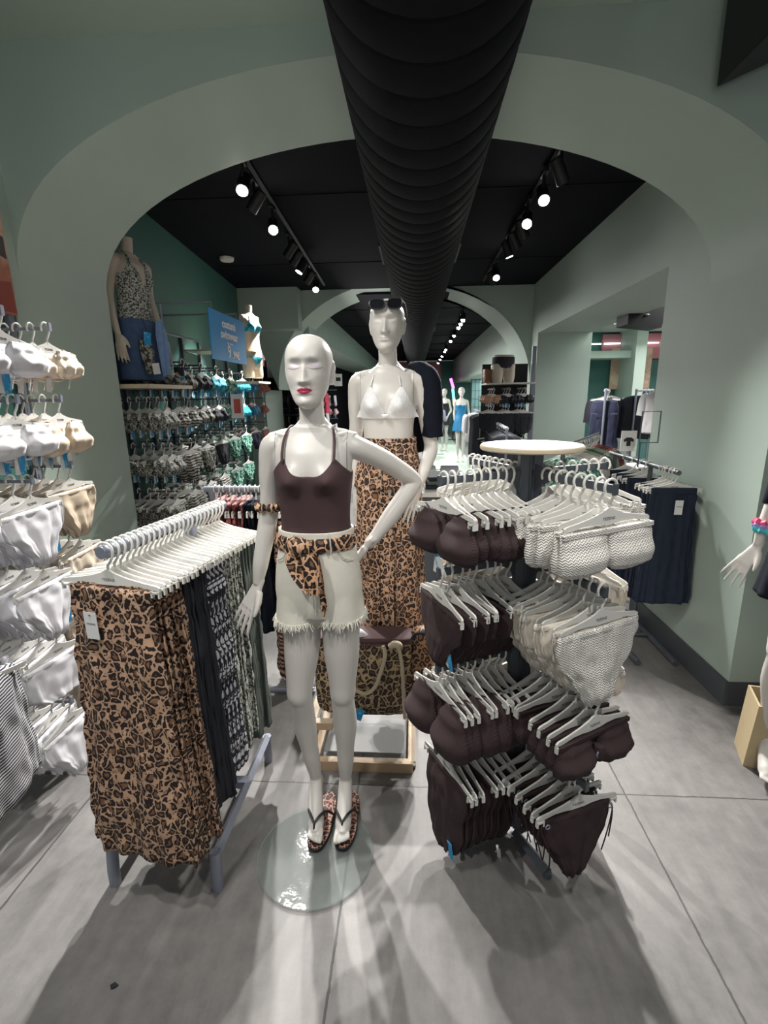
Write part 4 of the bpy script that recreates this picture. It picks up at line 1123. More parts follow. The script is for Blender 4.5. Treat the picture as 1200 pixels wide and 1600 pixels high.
def hang_row(tip, back, n, protos, desc, cat, where, hg=HG, jit=.004, gsc=1, parts=True, turn=.05, spread=None, hz=0, hgparts=True, tilt=.0, descs=None, cats=None):
    """hangers from tip (front) towards back along a straight rail"""
    tip, back = Vector(tip), Vector(back); d = (tip-back).normalized(); rz0 = rzof(d)
    for i in range(n):
        k = (i/(n-1) if n > 1 else 0)
        if spread: k = spread[i]
        p = tip+(back-tip)*k+d*random.uniform(-jit, jit)*(0 if i == 0 else 1); rz = rz0+random.uniform(-turn, turn); tl = random.uniform(-tilt, tilt)
        pr = protos[i] if isinstance(protos, dict) else (protos[0] if i == 0 or len(protos) == 1 else protos[1+(i-1) % (len(protos)-1)])
        ds = descs[i] if descs else desc; ct = cats[i] if cats else cat
        hg.put(p, rz, f'white plastic hanger, {NTH[i]} one {where}', 'hanger', 'hangers '+where, hgparts, 1, tl)
        pr.put(p, rz, f'{ds}, {NTH[i]} one {where}', ct, f'{ds} {where}', parts, gsc*random.uniform(.975, 1.025), tl)

# ------------------------------------------------------------------ the skirt rack
RF, RB = Vector((-.845, 1.235, 1.195)), Vector((-.745, 1.80, 1.195))
rk = empty('clothes_rack', (-.83, 1.55, 0), 0, 'grey metal floor rack holding leopard, black and snake print skirts', 'clothes rack')
def rel(p, o): return Vector(p)-Vector(o.location)
m = MB(); m.tube([rel(RF, rk)-Vector((.002, .018, 0)), rel(RB, rk)+Vector((.003, .02, 0))], .0175, 20); m.build('top_rail', GREYM, rk)
mid = (RF+RB)/2; mid = RF+(RB-RF)*.66
m = MB(); m.box(rel((mid.x, mid.y, .62), rk), (.035, .035, 1.12)); m.build('upright', GREYM, rk, smooth=False, bevel=.004)
for x in (-1.01, -.655):
    m = MB()
    m.tube([rel((x, 1.28, .125), rk), rel((x, 1.86, .125), rk)], .017, 4)
    m.tube([rel((x, 1.275, .0), rk), rel((x, 1.275, .06), rk), rel((x, 1.285, .14), rk)], .019, 14)
    m.tube([rel((x, 1.865, .0), rk), rel((x, 1.865, .13), rk)], .019, 14)
    m.build('base_bar', GREYM, rk)
m = MB(); m.box(rel((-.83, 1.60, .125), rk), (.36, .035, .03)); m.build('cross_bar', GREYM, rk, smooth=False)
SK = dict(leo=[skirt(LEO, .885, seed=s, tag=(s == 1), nf=6) for s in (1, 2, 3)], blk=[skirt(BLACKF, .84, hw1=.16, seed=s) for s in (4, 5)],
          snk=[skirt(SNAKE, .80, hw1=.15, seed=s) for s in (6,)], cam=[skirt(CAMO, .78, hw1=.155, seed=s, nf=8) for s in (7, 8)], sag=[skirt(SAGEF, .80, hw1=.145, seed=9)])
seq = ['leo']*6+['blk']*5+['snk']*4+['cam']*5+['sag']*4
nmz = dict(leo='long leopard print skirt', blk='long plain black skirt', snk='black and white snake print skirt', cam='grey speckled print skirt', sag='dark grey-green skirt')
cnt = {}; pr = {}
for i, s in enumerate(seq):
    pr[i] = SK[s][cnt.get(s, 0) % len(SK[s])]; cnt[s] = cnt.get(s, 0)+1
rail_pos = [i/(len(seq)-1) for i in range(len(seq))]
hang_row(RF+(RB-RF)*.0, RF+(RB-RF)*.97, len(seq), pr, '', 'skirt', 'on the floor rack at left', HGR, .002, descs=[nmz[s] for s in seq], turn=.03, spread=rail_pos, tilt=.015)

# ------------------------------------------------------------------ the four-armed stand with round top
TX, TY = .36, 1.55
st = empty('garment_stand', (TX, TY, 0), 0, 'dark grey four-armed stand with round pale wood top holding brown and ivory swimwear', 'garment stand')
m = MB(); m.box((-.020, 0, .73), (.030, .045, 1.40)); m.box((.020, 0, .73), (.030, .045, 1.40)); m.box((0, 0, .73), (.02, .03, 1.40)); m.build('pole', DGREYM, st, smooth=False, bevel=.003)
m = MB(); m.lathe([(0, 1.432), (.152, 1.432), (.156, 1.436), (.156, 1.444), (.152, 1.448), (0, 1.448)], (0, 0, 0), 64); m.build('round_top', PALEW, st)
DL = Vector((-.27, -.14, 0)).normalized(); DR = Vector((.16, -.26, 0)).normalized(); DR = (DR-DL*DR.dot(DL)).normalized()
tiers = [1.36, 1.08, .76, .465]
for d in (DL, DR, -DL, -DR):
    m = MB(); m.tube([d*.03+Vector((0, 0, .02)), d*.20+Vector((0, 0, .02))], .018, 4); m.tube([d*.20, d*.20+Vector((0, 0, .02))], .015, 10); m.build('foot', DGREYM, st)
    for z in tiers:
        m = MB(); rz = math.atan2(d.y, d.x)
        c = d*.17+Vector((0, 0, z)); m.box(c, (.31, .012, .022), rz=rz)
        c = d*.325+Vector((0, 0, z+.0)); m.box(c, (.008, .014, .030), rz=rz)
        u = d; vs = [(u*a+Vector((0, 0, z+b))) for a, b in ((.02, .03), (.10, .011), (.10, -.011), (.06, -.03), (.02, -.10))]
        nrm = Vector((-d.y, d.x, 0))*.003
        m.add([v-nrm for v in vs]+[v+nrm for v in vs], [(0, 1, 2, 3, 4), (9, 8, 7, 6, 5)]+[(i, i+5, (i+1) % 5+5, (i+1) % 5) for i in range(5)])
        m.build('arm', DGREYM, st, smooth=False)
T0 = Vector((TX, TY, 0))
B_tie_ = brief(BROWN, .118, .23, seed=9, ties=True, tagn=1, fold=.004)
B_tri = bra(BROWN, .078, -.098, -.235, .052, .35, 3, seed=1)
B_tri2 = bra(BROWN, .078, -.098, -.235, .044, .35, 0, seed=5)
B_brf = brief(BROWN, .145, .20, seed=2, tagn=2)
B_big = bra(BROWN, .082, -.095, -.27, .060, .45, 0, seed=3)
B_one = onepiece(BROWN, 2); B_one2 = Proto(B_one.root, B_one.kids[:1]); B_brf2 = Proto(B_brf.root, B_brf.kids[:1]); B_tie2 = Proto(B_tie_.root, B_tie_.kids[:5])
I_bnd = bra(IVORY, .083, -.110, -.235, .034, .93, 0, seed=4, straps=False, fold=.001)
I_brf = brief(IVORY, .150, .225, seed=6, tagn=1, fold=.004)
I_brf2 = brief(IVORYP, .150, .22, seed=8, tagn=0, fold=.006)
B_bow = bra(BROWN, .074, -.104, -.215, .046, .72, 0, seed=7, straps=False, ring=True, fold=.003, gap=.004)
names = ['top', 'second', 'third', 'lowest']
def arm_row(d, ti, n, protos, desc, cat, side, r0=.318, r1=.075, **k):
    z = tiers[ti]+.004
    hang_row(T0+d*r0+Vector((0, 0, z)), T0+d*r1+Vector((0, 0, z)), n, protos, desc, cat, f"on the stand's {names[ti]} {side} arm", HG, .004, turn=.10, tilt=.02, **k)
arm_row(DL, 0, 9, [B_tri, B_tri2, B_tri2], 'brown ribbed triangle bikini top', 'bikini top', 'left', r0=.31)
arm_row(DL, 1, 9, [B_brf, B_brf2], 'brown ribbed bikini bottom', 'bikini bottom', 'left')
arm_row(DL, 2, 9, [B_big, B_big], 'brown deep-cup bikini top', 'bikini top', 'left')
arm_row(DL, 3, 8, [B_one, B_one2], 'brown one-piece swimsuit', 'swimsuit', 'left', r0=.28)
arm_row(DR, 0, 8, [I_bnd, I_bnd], 'ivory zigzag bandeau bikini top', 'bikini top', 'right', r0=.31)
arm_row(DR, 1, 9, [I_brf, I_brf2, I_brf2], 'ivory zigzag bikini bottom', 'bikini bottom', 'right')
arm_row(DR, 2, 8, [B_bow, B_bow], 'brown bandeau bikini top with ring', 'bikini top', 'right', r0=.33)
arm_row(DR, 3, 7, [B_tie_, B_tie2], 'brown side-tie bikini bottom', 'bikini bottom', 'right', r0=.30)
arm_row(-DL, 0, 6, [I_bnd], 'ivory bandeau bikini top', 'bikini top', 'rear right', parts=True)
arm_row(-DR, 0, 8, [bra(BEIGE2, .076, -.1, -.22, .04, .4, 0, seed=11)], 'cream bikini top', 'bikini top', 'rear left')
for ti in (1, 2):
    arm_row(-DL, ti, 5, [I_brf2], 'cream satin bikini bottom', 'bikini bottom', 'rear right')
    arm_row(-DR, ti, 5, [brief(BEIGE2, .13, .2, seed=13+ti, tagn=0)], 'cream bikini bottom', 'bikini bottom', 'rear left')
arm_row(-DL, 3, 4, [brief(BEIGE2, .13, .2, seed=21, tagn=0)], 'cream low bikini bottom', 'bikini bottom', 'rear right')

# ------------------------------------------------------------------ near left wall display
dsp = empty('wall_display', (LX, 1.6, 0), 0, 'slotted uprights and arms on the near left wall carrying white and beige swimwear', 'wall display')
for y in (2.24, 1.82, 1.40):
    m = MB(); m.box((.004, y-1.6, 1.12), (.022, .032, 2.24))
    for k in range(50): m.box((.016, y-1.6, .1+k*.044), (.002, .006, .022))
    m.build('upright', GREYM, dsp, smooth=False)
bz = [1.88, 1.60, 1.325, 1.045, .755, .455]
w_top = bra(WHITEF, .080, -.085, -.20, .05, .6, 2, seed=31, fold=.003); w_brf = brief(WHITEF, .145, .21, seed=32, fold=.005, tagn=2)
w_boy = brief(WHITEF, .15, .15, seed=33, fold=.005, tagn=2, hip=.75); be_top = bra(BEIGE2, .080, -.085, -.20, .046, .5, 1, seed=34, fold=.006)
be_top2 = bra(BEIGE, .082, -.09, -.225, .052, .35, 3, seed=35, fold=.005); be_brf = brief(BEIGE, .145, .20, seed=36, fold=.007, tagn=1, ties=False)
be_brf2 = brief(BEIGE2, .145, .20, seed=37, fold=.007, tagn=1, ties=True)
rn = ['highest', 'second highest', 'third highest', 'fourth highest', 'fifth highest', 'lowest']
for i, z in enumerate(bz):
    for (y, tip, mt) in ((2.0, -1.46, 'beige'), (1.62, -1.335, 'white')):
        m = MB(); m.box(((tip-LX)/2, y-1.6, z-.002), (tip-LX, .009, .012)); m.box((tip-LX, y-1.6, z+.004), (.008, .014, .032)); m.build('arm', GREYM, dsp, smooth=False)
    hang_row((-1.48, 2.0, z), (-1.76, 2.0, z), 6, [[be_top, be_top2, be_brf, be_brf2, be_brf, be_brf2][i]], ['cream gathered bikini top', 'beige clasp bikini top', 'beige satin bikini bottom', 'cream tie bikini bottom', 'beige plain bikini bottom', 'cream plain bikini bottom'][i],
             'bikini '+('top' if i < 2 else 'bottom'), f'on the near left wall, {rn[i]} beige arm', HG, .008, turn=.12, tilt=.02)
    hang_row((-1.355, 1.62, z), (-1.70, 1.62, z), 6, [[w_top, w_top, w_brf, w_brf, w_boy, w_brf][i]], ['white padded bikini top', 'white soft bikini top', 'white bikini bottom', 'white high-leg bikini bottom', 'white boy-cut bikini bottom', 'white full bikini bottom'][i],
             'bikini '+('top' if i < 2 else 'bottom'), f'on the near left wall, {rn[i]} white arm', HG, .008, turn=.12, tilt=.02)
m = MB(); m.tube([(-1.09, 1.13, .89), (-1.09, 1.13, .6)], .001, 4)
sd = top_garment(STRIPE, .46, .15, 'striped_dress', 0, 3)
m = MB(); m.tube([(-1.82-LX, 1.16-1.6, .90), (-1.19-LX, 1.16-1.6, .90)], .008, 6); m.build('arm', GREYM, dsp)
HG.put((-1.205, 1.16, .905), PI/2, 'white plastic hanger holding the striped dress at the left edge', 'hanger', None); sd.put((-1.205, 1.16, .905), PI/2+.2, 'navy and white striped dress at the left edge of the photo', 'dress', None)
# poster
po = empty('wall_poster', (-1.795, 1.86, 2.22), 0, 'large swimwear photo poster on the near left wall above the hangers', 'poster')
m = MB(); m.box((0, 0, 0), (.012, .80, .50)); m.build('panel', twotone('poster_tan', (.42, .16, .10), (.62, .42, .32), 3.2, .5), po, smooth=False)
m = MB(); m.add([(.0075, .395, -.24), (.0075, .20, -.24), (.0075, .22, -.13), (.0075, .39, -.11)], [(0, 1, 2, 3)]); m.build('printed_shape', plain('poster_red', (.30, .06, .045), .5), po, smooth=False)
m = MB(); m.add([(.0076, .39, -.02), (.0076, .24, .02), (.0076, .26, .10), (.0076, .39, .07)], [(0, 1, 2, 3)]); m.build('printed_shape', plain('poster_dark', (.06, .04, .05), .5), po, smooth=False)

# ------------------------------------------------------------------ middle room, left wall display
d2 = empty('wall_display', (WL(4.8), 4.8, 0), 0, 'dark slotted uprights and arms on the middle room left wall with printed swimwear', 'wall display')
cols = [3.30, 3.68, 4.08, 4.50, 4.95, 5.45, 5.95, 6.5]
for y in [3.12, 3.50, 3.90, 4.30, 4.72, 5.2, 5.7, 6.2, 6.8]:
    m = MB(); m.box(rel((WL(y)+.014, y, 1.1), d2), (.03, .035, 2.1)); 
    for k in range(46): m.box(rel((WL(y)+.030, y, .1+k*.044), d2), (.002, .007, .022))
    m.build('upright', DGREYM, d2, smooth=False)
mk = lambda mt, s: (bra(mt, .072, -.085, -.20, .045, .5, 2, seed=s, fold=.006), brief(mt, .13, .19, seed=s+1, fold=.007, tagn=2))
P = {k: mk(v, 40+i*3) for i, (k, v) in enumerate(dict(camo=CAMO, camo2=CAMO2, zeb=CAMO3, blk=BLACKF, grn=GREENP, tq=TURQ, bl=BLUEF, pur=PURPLEF, ter=TERRA).items())}
DN = dict(camo='grey speckled', camo2='grey camouflage', zeb='grey zebra print', blk='black', grn='green leaf print', tq='turquoise print', bl='bright blue', pur='deep purple', ter='terracotta')
plan = [[None, 'camo', 'camo', 'camo', 'camo2'], ['camo2', 'zeb', 'zeb', 'zeb', 'camo'], ['blk', 'camo2', 'camo2', 'camo', None], ['tq', 'blk', 'blk', 'zeb', None],
        ['grn', 'grn', 'grn', 'grn', None], ['tq', 'tq', 'grn', 'grn', None], ['bl', 'bl', 'pur', None, None], ['ter', 'ter', 'ter', None, None]]
rz_ = [1.86, 1.59, 1.28, .965, .66]
cn = ['nearest', 'second', 'third', 'fourth', 'fifth', 'sixth', 'seventh', 'eighth']
rr_ = ['top', 'second', 'third', 'fourth', 'fifth']
for ci, y in enumerate(cols):
    for ri, z in enumerate(rz_):
        s = plan[ci][ri]
        if not s: continue
        X0 = WL(y)
        m = MB(); m.box(rel((X0+.20, y, z-.002), d2), (.40, .009, .012)); m.build('arm', DGREYM, d2, smooth=False)
        n = 6 if ci == 0 else 5 if ci == 1 else 4 if ci < 6 else 3
        istop = ri < 2 or (ci in (0,) and ri == 2)
        hang_row((X0+.385, y, z), (X0+.06, y, z), n, [P[s][0 if istop else 1]], f"{DN[s]} bikini {'top' if istop else 'bottom'}", 'bikini '+('top' if istop else 'bottom'),
                 f'on middle room wall, {cn[ci]} column, {rr_[ri]} arm', HGS if ci > 1 else HG, .012, turn=.15, parts=True, hgparts=False, tilt=.03)
# red price card between the columns
pc = empty('price_card', (-1.66, 4.62, 1.52), .2, 'small white and red price card hanging among the left wall swimwear', 'price card')
m = MB(); m.box((0, 0, 0), (.11, .004, .22)); m.build('card', TAGW, pc, smooth=False)
m = MB(); m.box((0, -.003, 0), (.06, .002, .13)); m.build('red_print', plain('red_ink', (.5, .08, .06), .5), pc, smooth=False)
# shelf with the first half-body form
sf = MB(); sf.prism([(WL(3.08), 3.08), (-1.66, 3.08), (-1.66, 3.70), (WL(3.7), 3.70)], 1.665, 1.690, 'z'); setp(sf.build('wall_shelf', PALEW, smooth=False), 'pale wood shelf on the left wall under the large half-body form', 'shelf')
def torso_form(loc, rz, label, sc, arms=True, vox=.005):
    t = empty('torso_form', loc, rz, label, 'mannequin form'); t.scale = (sc, sc, sc)
    aL = [dict(pts=[(sx*.105, .006, 1.440), (sx*.136, .008, 1.432), (sx*.150, .02, 1.35), (sx*.168, .03, 1.25), (sx*.180, .02, 1.17), (sx*.195, -.01, 1.08), (sx*.200, -.04, 1.0)],
               r=[.040, .040, .036, .033, .033, .028, .019], hand=dict(wrist=(sx*.200, -.042, .99), d=(sx*.05, -.15, -.98), side=(-sx*.4, -.9, 0), nrm=(-sx*.9, .2, 0), curl=.18, splay=.05)) for sx in (-1, 1)] if arms else []
    lg = [dict(pts=[(sx*.064, .012, .97), (sx*.067, .01, .90), (sx*.07, 0, .80), (sx*.07, 0, .74)], r=[.070, .074, .068, .064], foot=[(sx*.07, 0, .76), (sx*.07, 0, .74)], fr=[.06, .06], heel=[(sx*.07, 0, .76), (sx*.07, 0, .74)], hr=[.05, .05]) for sx in (-1, 1)]
    b = body('body', aL, t, neck=True, head=False, legspec=lg, voxel=vox, mat=BODY2); return t
t1 = torso_form((-1.835, 3.34, 1.69-.70*1.0), math.radians(74), 'large half-body form in grey halter swimsuit and denim shorts on the left shelf', 1.0)
t1.location.z = 1.69-.688
def halter_top(th):
    x = abs(torso_pt(th, 1.36)[0]); s = math.sin(th)
    if s < 0: return 1.36+(.09*max(0, 1-abs(x-.062)/.05))-.07*max(0, 1-x/.03)
    return 1.22
sw = shell('halter_swimsuit', CAMO, t1, lambda th: .98, halter_top, .005, n=120)
m = MB()
for sx in (-1, 1): m.tube([(sx*.064, -.078, 1.425), (sx*.054, -.045, 1.465), (sx*.044, -.01, 1.50), (sx*.03, .055, 1.515), (0, .075, 1.50)], .006, 8, smooth=6)
m.build('strap', CAMO, sw)
m = MB(); m.rings([[torso_pt(2*PI*j/60, z, .012) for j in range(60)] for z in [.875+i*(1.10-.875)/20 for i in range(21)]])
for sx in (-1, 1): loft_leg(m, sx, .95, .715, .010, .010)
js = m.build('denim_shorts', DENIM, t1); smooth_remesh(js, .007, 6)
m = MB(); drape(m, [(.04, 1.10), (.02, 1.0), (.03, .88), (.05, .74)], [(.10, 1.10), (.12, 1.0), (.13, .88), (.11, .76)], -.125, .008, 4); m.build('denim_sash', DENIML, t1)
m = MB(); m.box((-.05, -.125, .975), (.055, .004, .08), ry=.1); m.build('blue_tag', TAGB, t1, smooth=False)
m = MB(); m.tube([(-.05, -.10, 1.10), (-.052, -.122, 1.04), (-.05, -.124, 1.01)], .002, 5); m.build('tag_cord', BLACKR, t1)
m = MB(); drape(m, [(-.11, .97), (-.12, .90), (-.10, .80), (-.07, .745)], [(-.01, .95), (.01, .90), (.0, .82), (-.01, .76)], -.118, .008, 3); m.build('hanging_bikini', CAMO2, t1)
m = MB(); m.box((-.01, -.132, .79), (.06, .003, .07), ry=-.1); m.build('white_tag', TAGW, t1, smooth=False)
# boxes at the shelf end
t = empty('cup_box', (-1.72, 3.64, 1.69), .5, 'small black and tan cup with blue tag at the shelf end', 'box')
m = MB(); m.lathe([(0, 0), (.028, 0), (.033, .05), (0, .05)], (0, 0, 0), 16); m.build('base', WOOD, t); m = MB(); m.lathe([(0, .05), (.033, .05), (.036, .13), (0, .13)], (0, 0, 0), 16); m.build('body', BLACKF, t); m = MB(); m.box((.01, -.04, .03), (.035, .002, .07)); m.build('blue_tag', TAGB, t, smooth=False)
# second form
t2 = torso_form((-1.66, 5.05, 1.0), math.radians(60), 'smaller pale half-body form in turquoise bikini further along the left wall', .80, arms=False, vox=.007)
t2.location = (-1.62, 5.05, 1.755-.70*.80)
tb2 = bpy.data.objects.new('triangle_bikini', None); COL.objects.link(tb2); tb2.parent = t2
for sx in (-1, 1):
    cup_on_body(sx, TURQ, tb2)
    m = MB(); m.tube([(sx*.062, -.076, 1.418), (sx*.05, -.04, 1.47), (sx*.03, .03, 1.515)], .004, 6, smooth=5); m.build('strap', TURQ, tb2)
m = MB(); m.rings([[torso_pt(2*PI*j/48, z, o_) for j in range(48)] for z, o_ in ((1.284, .001), (1.285, .005), (1.294, .005), (1.295, .001))]); m.build('band', TURQ, tb2)
tb3 = bpy.data.objects.new('string_briefs', None); COL.objects.link(tb3); tb3.parent = t2
m = MB(); drape(m, [(-.09, .985), (-.045, .93), (-.02, .87)], [(.09, .985), (.045, .93), (.02, .87)], -.100, .004, 1, yfun=lambda t: .004+.03*t*t); m.build('front', TURQ, tb3)
m = MB(); m.rings([[torso_pt(2*PI*j/48, z, o_) for j in range(48)] for z, o_ in ((.978, .001), (.979, .006), (.990, .006), (.991, .001))]); m.build('waist_string', TURQ, tb3)
m = MB(); m.box((-1.76, 5.05, 1.742), (.50, .40, .02)); setp(m.build('wall_shelf', PALEW, smooth=False), 'small pale shelf under the form in turquoise bikini', 'shelf')
m = MB(); m.prism([(-1.9+.34*math.cos(a), 5.0+.20*math.sin(a)) for a in [-PI/2+PI*i/12 for i in range(13)]]+[(-2.2, 5.2), (-2.2, 4.8)], 2.035, 2.05, 'z'); setp(m.build('wall_shelf', PALEW, smooth=False), 'narrow shelf level with the waist of the turquoise bikini form', 'shelf')
SIGNW = plain('white_lettering', (.95, .95, .95), .5, vary=0)
# blue price sign
sg2 = empty('price_sign', (-1.40, 3.84, 2.03), 0, 'bright blue swimwear price sign with white writing over the left wall display', 'sign')
m = MB(); m.box((0, 0, 0), (.006, .72, .334)); m.build('panel', SIGNB, sg2, smooth=False)
rot = (PI/2, 0, PI/2)
for tx_, sz, yy, zz in (('costumi', .085, .0, .095), ('swimwear', .085, .0, .020), ('da - from', .030, .0, -.035), ('9', .135, -.03, -.100), (',99€', .080, .110, -.115)):
    text('lettering', tx_, sz, SIGNW, (.0045, yy, zz), rot, sg2, .0008, bold=.0022 if sz > .05 else 0)
m = MB()
m.tube([(0, -.30, .167), (0, -.30, .21), (-.62, -.30, .21)], .006, 6); m.tube([(0, .20, .167), (0, .20, .21), (-.66, .20, .21)], .006, 6)
m.tube([(-.36, -.30, .21), (-.36, -.30, .02), (-.36, .2, .02)], .008, 4)
m.build('sign_arm', GREYM, sg2)

# ------------------------------------------------------------------ low rack behind the front mannequin
r2 = empty('clothes_rack', (-.75, 2.52, 0), 0, 'grey rail rack behind the front mannequin with red floral and navy garments', 'clothes rack')
m = MB(); m.tube([rel((-1.12, 2.52, 1.125), r2), rel((-.50, 2.52, 1.125), r2)], .017, 14); m.build('top_rail', GREYM, r2)
m = MB()
for x in (-1.08, -.54): m.tube([rel((x, 2.52, .03), r2), rel((x, 2.52, 1.125), r2)], .014, 10)
m.build('upright', GREYM, r2)
m = MB(); m.tube([rel((-1.1, 2.37, .03), r2), rel((-.5, 2.37, .03), r2)], .018, 10)
for x in (-1.08, -.54): m.tube([rel((x, 2.34, .03), r2), rel((x, 2.70, .03), r2)], .016, 10)
m.build('base_frame', GREYM, r2)
fl = skirt(FLORAL, .55, hw1=.15, seed=60, top=-.06); nv = skirt(NAVY2, .68, hw1=.15, seed=61, top=-.06); zb_ = skirt(ZEBRA, .98, hw1=.15, seed=62, top=-.06)
pp = {}; dn_ = []
for i in range(16):
    if i < 7: pp[15-i] = fl
    elif i < 12: pp[15-i] = nv
    else: pp[15-i] = zb_
lst = [pp[i] for i in range(16)]
dsn = ['brown zebra print long skirt' if i < 4 else 'navy midi skirt' if i < 9 else 'red floral skirt' for i in range(16)]
hang_row((-.66, 2.52, 1.125), (-1.06, 2.52, 1.125), 16, {i: lst[i] for i in range(16)}, '', 'skirt', 'on the rack behind the front mannequin', HG, .004, descs=dsn, hgparts=False, turn=.25)

# ------------------------------------------------------------------ right side : navy rack by the wall
r3 = empty('clothes_rack', (1.45, 3.15, 0), 0, 'grey rack of navy dresses against the right wall', 'clothes rack')
m = MB(); m.tube([(0, -.38, 1.165), (0, .60, 1.165)], .014, 12); m.build('top_rail', DGREYM, r3)
m = MB(); m.tube([(0, -.05, .03), (0, -.05, 1.165)], .014, 10); m.tube([(0, .5, .03), (0, .5, 1.165)], .014, 10); m.build('upright', DGREYM, r3)
for sx in (-.11, .11):
    m = MB(); m.tube([(sx, -.40, .02), (sx, .6, .02)], .018, 8); m.build('base_bar', DGREYM, r3)
m = MB(); m.tube([(-.11, -.05, .03), (.11, -.05, .03)], .014, 8); m.build('cross_bar', DGREYM, r3)
nd_ = skirt(NAVY, .68, hw0=.12, hw1=.145, seed=70, tag=False, top=-.09); nd2 = skirt(NAVY, .66, hw0=.12, hw1=.15, seed=71, top=-.09)
ndt = Proto(nd_.root, nd_.kids+[k for k in skirt(NAVY, .68, hw0=.12, hw1=.145, seed=70, tag=True, top=-.09).kids[1:]])
for k in ndt.kids[1:]: k.location.x += .08
hang_row((1.45, 2.80, 1.165), (1.45, 3.55, 1.165), 9, {i: (ndt if i == 0 else nd_ if i % 2 else nd2) for i in range(9)}, 'navy blue long dress', 'dress', 'on the rack by the right wall', HG, .01, spread=[0, .06, .10, .15, .19, .42, .55, .7, .9], turn=.15)
fr = empty('sign_frame', (1.375, 3.0, 1.40), .1, 'empty grey rectangular sign frame above the navy dress rack', 'sign frame')
m = MB(); m.tube([(-.055, 0, -.09), (.055, 0, -.09), (.055, 0, .09), (-.055, 0, .09)], .005, 4, closed=True); m.build('frame', DGREYM, fr)
m = MB(); m.tube([(-.05, 0, -.09), (-.05, 0, -.235)], .005, 6); m.build('stem', DGREYM, fr)
# rack of coloured tops at the opening
A, B = Vector((.93, 3.15, 1.25)), Vector((1.50, 4.15, 1.25))
r4 = empty('clothes_rack', (1.2, 3.6, 0), 0, 'grey rack of green, olive and burgundy tops by the wall opening', 'clothes rack')
m = MB(); m.tube([rel(A, r4), rel(B, r4)], .013, 10); m.tube([rel(A+Vector((0, 0, .03)), r4), rel(B+Vector((0, 0, .03)), r4)], .006, 6); m.build('top_rail', DGREYM, r4)
m = MB()
for q in (A, B): m.tube([rel((q.x, q.y, .02), r4), rel(q, r4)], .013, 8); m.tube([rel((q.x-.2, q.y+.1, .02), r4), rel((q.x+.2, q.y-.1, .02), r4)], .015, 8)
m.build('upright', DGREYM, r4)
cs = [('green leaf print shirt', GREENP), ('cream shirt', WHITEF), ('cream shirt', BEIGE2), ('pale green shirt', OLIVEF), ('grey green shirt', SAGEF), ('burgundy dotted shirt', FLORAL)]
pg = [top_garment(mt, .42, .15, 'shirt', .1, 80+i) for i, (_, mt) in enumerate(cs)]
sq = [0, 0, 1, 2, 1, 2, 3, 3, 4, 3, 3, 5, 5, 5]
hang_row(A+(B-A)*.04, A+(B-A)*.96, 14, {i: pg[s] for i, s in enumerate(sq)}, '', 'shirt', 'on the rack by the right opening', HGN, .012, descs=[cs[s][0] for s in sq], hgparts=False, turn=.12)

# ------------------------------------------------------------------ display at the far right pier, leg form on shelf
d3 = empty('wall_display', (1.22, 6.95, 0), 0, 'dark display panel beside the far arch with black and nude underwear', 'wall display')
m = MB(); m.box((.02, .20, 1.0), (.62, .04, 2.0)); m.build('back_panel', BLACKM, d3, smooth=False)
m = MB(); m.box((.34, -.1, 1.1), (.05, .05, 2.2)); m.build('upright', GREYM, d3, smooth=False)
m = MB(); m.prism([(-.30, -.35), (-.1, -.47), (.30, -.47), (.30, .2), (-.30, .2)], 1.72, 1.74, 'z'); m.build('shelf', WHITEP, d3, smooth=False)
for z in (1.66, 1.45, 1.08):
    for dx in (-.2, .0, .2):
        m = MB(); m.tube([(dx, .2, z), (dx, -.32, z)], .008, 6); m.build('arm', GREYM, d3)
ta, blk2, bb2 = mk(TANF, 90)[0], mk(BLACKF, 93)[0], brief(BLACKF, .12, .26, seed=95, tagn=0, hip=.7)
for q, dx in enumerate((-.2, .0, .2)):
    nmq = ['left', 'middle', 'right'][q]
    hang_row((1.22+dx, 6.66, 1.66), (1.22+dx, 7.05, 1.66), 3, [ta if q < 1 else blk2], ('nude' if q < 1 else 'black')+' bra', 'bra', f'on the far pier display, top {nmq} arm', HGS, .01, hgparts=False, gsc=.9)
    hang_row((1.22+dx, 6.66, 1.45), (1.22+dx, 7.05, 1.45), 3, [bb2], 'black underwear', 'underwear', f'on the far pier display, middle {nmq} arm', HGS, .01, hgparts=False)
    hang_row((1.22+dx, 6.66, 1.08), (1.22+dx, 7.05, 1.08), 2, [bb2], 'black underwear', 'underwear', f'on the far pier display, low {nmq} arm', HGS, .01, hgparts=False)
lf = empty('hip_form', (1.13, 6.62, 1.74-.70), math.radians(15), 'white hip form in black briefs standing on the far pier shelf', 'mannequin form')
m = MB(); m.rings([[torso_pt(2*PI*j/48, z) for j in range(48)] for z in [.86+i*.02 for i in range(10)]])
for sx in (-1, 1): m.tube([(sx*.078, .01, .92), (sx*.08, 0, .80), (sx*.078, 0, .70)], [.083, .076, .062], 20, smooth=5)
lb = m.build('body', BODY2, lf); smooth_remesh(lb, .008, 4)
m = MB(); m.rings([[torso_pt(2*PI*j/64, .87+i*.012+(.055*abs(math.cos(2*PI*j/64)) if i == 0 else 0), .006) for j in range(64)] for i in range(13)]); m.build('briefs', BLACKF, lf)
t = empty('shopping_bag', (.93, 6.62, 1.74), .3, 'small brown bag beside the white hip form', 'bag'); m = MB(); soft_box(m, (0, 0, 0), (.10, .10, .17), amp=.005); m.build('bag_body', plain('brown_leather', (.25, .11, .06), .5), t)

